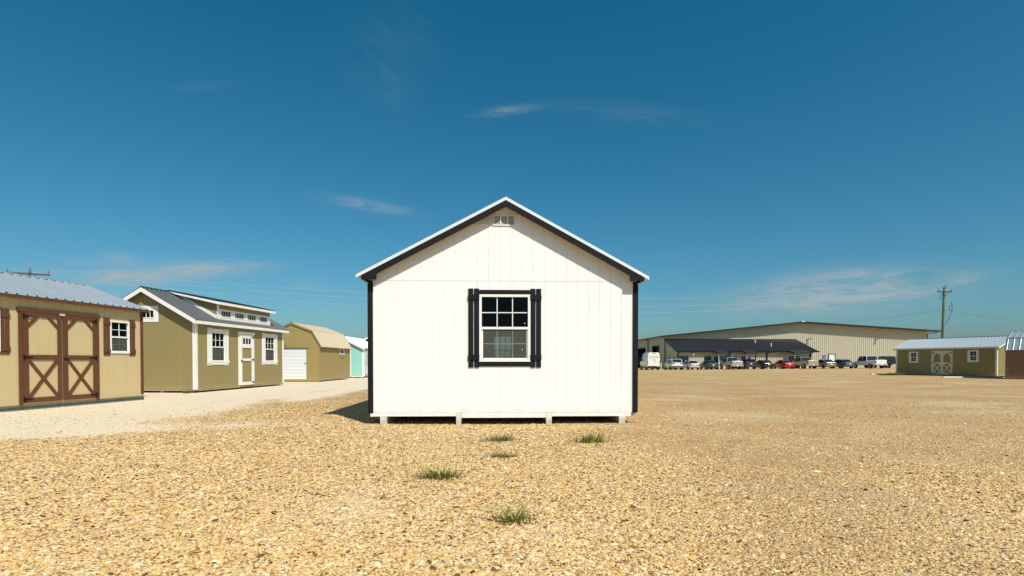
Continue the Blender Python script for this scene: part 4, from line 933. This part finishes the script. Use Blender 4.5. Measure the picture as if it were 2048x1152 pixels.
def vehicle(name, label, cat, x, y, pm, sect, glass, L, hw, wr, axles, tails, bumper=None, plate=None, roofsec=None, extras=None, group='vehicles parked in a row before the warehouse', rz=0):
    z = float(gh(x, y)); root = thing(name, label, cat, (x, y, z), rz, group)
    mb = MB(); loft(mb, [ring(*s) for s in sect]); body = mb.build('body', pm, root, smooth=False, bevel=.03)
    if glass:
        mb = MB(); loft(mb, [gring(*g) for g in glass]); mb.build('cabin_glass', M['carglass'], root, smooth=False, bevel=.02)
        r0, r1 = roofsec; mb = MB()
        zr = max(g[2] for g in glass); wt = max(g[4] for g in glass)
        loft(mb, [[(-wt + .01, r0, zr - .06), (wt - .01, r0, zr - .06), (wt * .9, r0, zr + .005), (-wt * .9, r0, zr + .005)], [(-wt - .01, (r0 + r1) / 2, zr - .06), (wt + .01, (r0 + r1) / 2, zr - .06), (wt * .88, (r0 + r1) / 2, zr + .03), (-wt * .88, (r0 + r1) / 2, zr + .03)],
                  [(-wt + .01, r1, zr - .06), (wt - .01, r1, zr - .06), (wt * .9, r1, zr + .005), (-wt * .9, r1, zr + .005)]])
        g0, gl = glass[0], glass[-1]
        for s in (-1, 1):                        # pillars
            mb.tube([(s * g0[3] * .98, g0[0] + .02, g0[1]), (s * (wt - .02), r0, zr - .03)], .045, 5); mb.tube([(s * gl[3] * .98, gl[0] - .02, gl[1]), (s * (wt - .02), r1, zr - .03)], .035, 5)
            ym = (r0 + r1) / 2; mb.tube([(s * (g0[3] + .005), ym, g0[1]), (s * (wt + .0), ym, zr - .04)], .04, 5)
        mb.build('roof', pm, root)
    for ay in axles:
        for s in (-1, 1):
            w = MB().tube([(s * (hw - .22), ay, wr), (s * (hw + .015), ay, wr)], wr, 16).build('wheel', M['rubber'], root)
            MB().tube([(s * (hw + .0), ay, wr), (s * (hw + .025), ay, wr)], wr * .58, 12).build('rim', M['rim'], w)
    for (x0, x1, z0, z1) in tails:
        for s in (-1, 1):
            a, b_ = sorted((s * x0, s * x1)); MB().abox(a, b_, -.025, .10, z0, z1).build('tail_light', M['tail'], root, bevel=.01)
    if bumper: MB().abox(-hw * .93, hw * .93, -.07, .12, bumper[0], bumper[1]).build('bumper', bumper[2], root, bevel=.02)
    if plate: MB().abox(-.16, .16, plate[0] - .012, plate[0], plate[1], plate[1] + .15).build('number_plate', M['plate'], root)
    if extras: extras(root, body)
    for s in (-1, 1):
        if glass: my = glass[-1][0] - .55; MB().abox(*sorted((s * (hw - .02), s * (hw + .17))), my, my + .1, glass[0][1] - .02, glass[0][1] + .13).build('side_mirror', pm, root, bevel=.02)
    return root
def sedan(label, x, y, c, trunk=1.02, metal=.3, H=1.45, hw=.90, extras=None, glassy=None):
    pm = paint('paint_' + label.split()[0] + '_car', c, metal)
    sect = [(0, .42, .92, hw * .82), (.06, .34, trunk - .03, hw * .93), (.35, .30, trunk, hw * .98), (1.1, .24, trunk - .02, hw), (2.4, .22, .96, hw), (3.5, .22, .94, hw * .99), (4.2, .26, .84, hw * .95), (4.55, .34, .70, hw * .82), (4.65, .42, .60, hw * .72)]
    glass = [(.48, trunk - .06, trunk + .02, hw * .80, hw * .74), (1.30, .95, H - .02, hw * .90, hw * .66), (2.0, .93, H, hw * .91, hw * .68), (2.6, .93, H - .04, hw * .91, hw * .66), (3.55, .90, .97, hw * .86, hw * .74)]
    return vehicle('parked_sedan', label, 'car', x, y, pm, sect, glass, 4.65, hw, .33, (.95, 3.7), ((.48, .84, .74, .90),), None, (-.0, .66), (1.30, 2.6), extras)
def suv(label, x, y, c, metal=.3, H=1.68, hw=.94, L=4.6):
    pm = paint('paint_' + label.split()[0] + '_suv', c, metal)
    sect = [(0, .45, 1.10, hw * .88), (.10, .36, 1.13, hw * .96), (1.0, .30, 1.10, hw), (2.6, .28, 1.06, hw), (3.5, .28, 1.02, hw * .98), (L - .3, .34, .92, hw * .93), (L, .46, .70, hw * .76)]
    glass = [(.06, 1.05, 1.12, hw * .86, hw * .82), (.42, 1.02, H - .03, hw * .90, hw * .74), (1.4, 1.02, H, hw * .92, hw * .76), (2.5, 1.0, H - .03, hw * .92, hw * .72), (3.35, .98, 1.06, hw * .86, hw * .76)]
    def ex(root, body):
        MB().abox(-hw * .66, hw * .66, .16, .40, H - .03, H + .02).build('roof_spoiler', pm, root, bevel=.01)
        for s in (-1, 1): MB().tube([(s * hw * .66, .6, H + .03), (s * hw * .66, 2.2, H + .04)], .02, 6).build('roof_rail', M['chrome'], root)
    return vehicle('parked_suv', label, 'car', x, y, pm, sect, glass, L, hw, .36, (.9, 3.55), ((.45, .90, .92, 1.06),), (.40, .62, M['plastic']), (-.0, .80), (.42, 2.5), ex)
def pickup(label, x, y, c, metal=.2, H=1.90, hw=1.0, gatec=None, canopy=None):
    pm = paint('paint_' + label.split()[0] + '_pickup', c, metal)
    sect = [(0, .62, 1.30, hw * .95), (.06, .58, 1.33, hw * .99), (1.0, .55, 1.32, hw), (2.1, .52, 1.30, hw), (2.14, .50, 1.24, hw), (4.4, .50, 1.20, hw), (5.3, .52, 1.16, hw * .98), (5.75, .60, .98, hw * .90)]
    glass = [(2.12, 1.22, 1.26, hw * .90, hw * .82), (2.22, 1.22, H - .03, hw * .91, hw * .74), (3.1, 1.18, H, hw * .93, hw * .76), (3.9, 1.16, H - .03, hw * .93, hw * .72), (4.55, 1.16, 1.22, hw * .88, hw * .78)]
    def ex(root, body):
        gt = MB().abox(-hw * .80, hw * .80, -.03, .02, .80, 1.31).build('tailgate', pm, root, bevel=.015)
        MB().abox(-.12, .12, -.045, -.031, 1.12, 1.18).build('tailgate_handle', M['plastic'], gt)
        MB().abox(-hw * .86, hw * .86, .08, 2.02, 1.335, 1.345).build('bed', M['plastic'], root)
    return vehicle('parked_pickup', label, 'pickup truck', x, y, pm, sect, glass, 5.75, hw, .40, (1.15, 4.75), ((.82, .97, .86, 1.24),), (.50, .70, M['chrome']), (-.08, .53), (2.22, 3.9), ex)
def van():
    pm = paint('paint_white_van', (.80, .79, .72), .0, .4)
    x, y = 22.35, 87.0; z = float(gh(x, y)); hw = 1.0
    root = thing('parked_van', 'white high-roof cargo van with round grey emblem on its back doors', 'van', (x, y, z), 0, 'vehicles parked in a row before the warehouse')
    def rg(y, zb, zt, w, wt): return [(-w * .95, y, zb), (w * .95, y, zb), (w, y, zb + .3), (w, y, zb + .9), (wt + .02, y, zt - .35), (wt * .93, y, zt - .06), (wt * .75, y, zt), (-wt * .75, y, zt), (-wt * .93, y, zt - .06), (-wt - .02, y, zt - .35), (-w, y, zb + .9), (-w, y, zb + .3)]
    mb = MB(); loft(mb, [rg(0, .50, 2.72, hw * .97, .86), (rg(.05, .46, 2.76, hw, .88)), rg(2.5, .42, 2.80, hw, .88), rg(3.9, .42, 2.70, hw, .86), rg(4.5, .42, 2.42, hw, .80), rg(5.2, .45, 1.60, hw * .98, .84), rg(5.9, .55, 1.25, hw * .88, .74)])
    mb.build('body', pm, root, bevel=.03)
    mb = MB().abox(-.93, .93, -.08, .1, .42, .66); mb.build('bumper', M['plastic'], root, bevel=.02)
    MB().abox(-.28, .28, -.02, .02, 2.62, 2.70).build('high_brake_light', M['plastic'], root)
    MB().abox(-.004, .004, -.006, .0, .68, 2.6).build('door_seam', M['plastic'], root)
    for s in (-1, 1):
        MB().abox(*sorted((s * .90, s * .99)), -.02, .08, .85, 1.45).build('tail_light', M['tail'], root, bevel=.01)
        MB().abox(*sorted((s * .93, s * 1.02)), -.04, .02, .58, .70).build('reflector', M['plate'], root)
        MB().abox(*sorted((s * 1.0, s * 1.012)), 3.95, 4.8, 1.45, 2.05).build('cabin_glass', M['carglass'], root)
        MB().abox(*sorted((s * 1.0, s * 1.22)), 4.75, 4.85, 1.45, 1.8).build('side_mirror', M['plastic'], root)
        for ay in (1.1, 4.75):
            w = MB().tube([(s * .78, ay, .36), (s * 1.015, ay, .36)], .36, 16).build('wheel', M['rubber'], root); MB().tube([(s * 1.0, ay, .36), (s * 1.025, ay, .36)], .2, 12).build('rim', M['rim'], w)
    MB().abox(.45, .78, -.09, -.08, .60, .72).build('number_plate', M['plate'], root)
    MB().abox(.16, .46, -.015, .0, 1.18, 1.24).build('door_handle', M['plastic'], root)
    # lettering and emblem on the back doors and the side
    def emblem(px, pz, f, r):
        mb = MB(); n = 16
        for k in range(n):
            if k % 2 == 0 or True:
                a0, a1 = 2 * math.pi * k / n, 2 * math.pi * (k + .78) / n
                mb.prism(f, [(px + r * math.cos(a0), pz + r * math.sin(a0)), (px + r * math.cos(a1), pz + r * math.sin(a1)), (px + (r - .035) * math.cos(a1), pz + (r - .035) * math.sin(a1)), (px + (r - .035) * math.cos(a0), pz + (r - .035) * math.sin(a0))], .004, .008)
        return mb
    f = F((0, 0, 0), (1, 0, 0), (0, 0, 1)); mb = emblem(-.44, 2.0, f, .25)
    for (a, b_, c, d) in ((-.10, .62, 2.06, 2.11), (.55, .72, 2.04, 2.08), (-.10, .70, 1.95, 2.0), (-.10, .35, 1.60, 1.65), (-.72, .80, 2.27, 2.285), (.785, .80, 1.75, 2.27), (-.18, .30, 1.53, 1.57)):
        mb.box(f, a, b_, c, d, .004, .008)
    mb.build('emblem', M['ink'], root)
    def text(s, size, loc, rot):
        cu = bpy.data.curves.new('lettering', 'FONT'); cu.body = s; cu.size = size; cu.align_x = 'CENTER'; cu.align_y = 'CENTER'; cu.extrude = .002
        tmp = bpy.data.objects.new('lettering', cu); col.objects.link(tmp); bpy.context.view_layer.update()
        lm = bpy.data.meshes.new_from_object(tmp.evaluated_get(bpy.context.evaluated_depsgraph_get())); bpy.data.objects.remove(tmp)
        o = bpy.data.objects.new('lettering', lm); col.objects.link(o); o.parent = root; o.location = loc; o.rotation_euler = rot; lm.materials.clear(); lm.materials.append(M['ink'])
    text('HB', .20, (-.44, -.008, 2.0), (R(90), 0, 0))
    mb = emblem(-2.4, 1.95, F((-hw - .0, 0, 0), (0, -1, 0), (0, 0, 1)), .38); mb.build('emblem', M['ink'], root)
    return root
van()
suv('white crossover with silver roof rails, just right of the yellow bollard', 26.1, 87.2, (.74, .75, .72), .1, 1.70)
sedan('silver four-door sedan parked between the white crossover and the dark teal sedan', 28.95, 87.2, (.55, .55, .54), .98, .5, 1.46)
sedan('dark teal four-door sedan parked between the silver sedan and the silver pickup', 31.95, 87.2, (.035, .085, .09), 1.03, .5, 1.50, .93)
pickup('silver pickup truck with white cab roof and pinkish grey tailgate', 35.45, 86.6, (.46, .43, .41), .25, 1.92)
suv('dark blue compact hatchback tucked beside the silver pickup', 37.95, 87.6, (.035, .045, .075), .45, 1.60, .86, 4.1)
sedan('black low sedan parked between the dark blue hatchback and the red sedan', 41.05, 87.6, (.008, .009, .012), .99, .2, 1.42)
sedan('bright red sedan with glossy paint, left of the tan pickup', 44.15, 87.6, (.42, .012, .010), 1.0, .15, 1.42)
pickup('tan pickup truck with beige tailgate, parked right of the red sedan', 48.15, 87.6, (.44, .37, .25), .25, 1.86, .97)
sedan('gold-beige sedan parked right of the tan pickup truck', 50.95, 87.8, (.30, .26, .15), 1.05, .5, 1.46)
sedan('slate blue sedan parked just left of the white pickup truck', 53.75, 87.8, (.10, .12, .17), 1.0, .5, 1.45)
pickup('white pickup truck with lit pale tailgate near the right shed', 57.6, 86.0, (.76, .77, .72), .0, 2.0, 1.02)
pickup('black pickup truck parked last in the row, beside the green shed', 63.4, 90.5, (.010, .010, .014), .2, 1.95, 1.02)

for o in list(col.objects):                      # nobody parks perfectly square
    if o.name.startswith('parked_') and o.type == 'EMPTY':
        o.rotation_euler.z = R(random.uniform(-2.6, 2.6)); o.location.y += random.uniform(-.45, .35)

# ================================================================= GRASS TUFTS
def grassmat(name, a, b_):
    m = bpy.data.materials.new(name); m.use_nodes = True; ns = m.node_tree.nodes; L = m.node_tree.links; b = ns['Principled BSDF']; b.inputs['Roughness'].default_value = .6
    g = ns.new('ShaderNodeNewGeometry'); mx = ns.new('ShaderNodeMixRGB'); L.new(g.outputs['Random Per Island'], mx.inputs[0]); mx.inputs[1].default_value = a + (1,); mx.inputs[2].default_value = b_ + (1,); L.new(mx.outputs[0], b.inputs['Base Color']); return m
G1 = grassmat('green_grass', (.06, .11, .010), (.27, .26, .045)); G2 = grassmat('dry_grass', (.07, .085, .02), (.30, .25, .09))
def tuft(x, y, w, h, n, m, label, lean=.8, bw=.004, name='grass_tuft', depth=.6):
    mb = MB(); z = float(gh(x, y)) - .005
    for k in range(n):
        bx = random.gauss(0, w * .20); by = random.gauss(0, w * .20 * depth); a = math.atan2(by, bx) + random.gauss(0, .9); ln = h * random.uniform(.3, 1.2); out = ln * lean * random.uniform(.25, 1.1)
        d = Vector((math.cos(a), math.sin(a), 0)); s = Vector((-d.y, d.x, 0)) * bw * random.uniform(.6, 1.2)
        p = [Vector((bx, by, 0)) + d * out * t ** 1.5 + Vector((0, 0, ln * (t - .28 * lean * t * t))) for t in (0, .35, .7, 1)]
        i = len(mb.v)
        for q, f in zip(p, (1, .9, .55, .06)): mb.v += [tuple(q - s * f), tuple(q + s * f)]
        for j in range(3): mb.f.append((i + 2 * j, i + 2 * j + 1, i + 2 * j + 3, i + 2 * j + 2))
    o = mb.build(name, m); o.location = (x, y, z); return tag(o, label, 'grass', 'weeds sprouting from the gravel')
def gp(px, py): yy = 1232 / (py - 722.5); return (px - 1024) / 1100 * yy, yy
for (px, py, wpx, h, n, m, lab, lean, bw) in [
        (1000, 880, 55, .11, 300, G2, 'thin dry tuft of grass nearest the white shed window side, in front of its base', 1.2, .0030),
        (1181, 884, 62, .13, 260, G1, 'dense bright green tuft of grass near the right skid of the white shed', .8, .0045),
        (1003, 914, 46, .08, 200, G2, 'small flat olive tuft of grass, just below the dry tuft by the shed', 1.4, .0030),
        (881, 958, 82, .10, 320, G1, 'wide low green tuft of grass, left of the middle of the yard', 1.1, .0034),
        (762, 996, 22, .09, 12, G1, 'tiny sprig of a few green blades among the stones on the left', .7, .0040),
        (1030, 1046, 62, .12, 120, G1, 'spiky tuft of grass with long spreading blades, nearest the camera', 1.3, .0038),
        (1085, 1035, 20, .05, 12, G1, 'tiny side sprout right beside the spiky nearest tuft', 1.2, .0034)]:
    x, y = gp(px, py); tuft(x, y, wpx * 1.3 / 1100 * y, h * 1.45, int(n * .85), m, lab, lean, bw * 1.1)
tuft(-11.35, 19.15, .26, .16, 120, G1, 'leafy weed growing at the corner of the dormer shed', .8, .009, 'weed')
for k, (x, y, lab) in enumerate(((30.2, 43.6, 'left clump of rough weeds beside the green shed corner'), (30.9, 44.0, 'right clump of rough weeds touching the green shed corner'), (29.6, 43.7, 'lowest sparse clump at the left end of the weeds by the green shed'))):
    tuft(x, y, .9, .30 if k < 2 else .18, 260, G2 if k == 2 else G1, lab, 1.0, .012, 'weed_clump', .5)
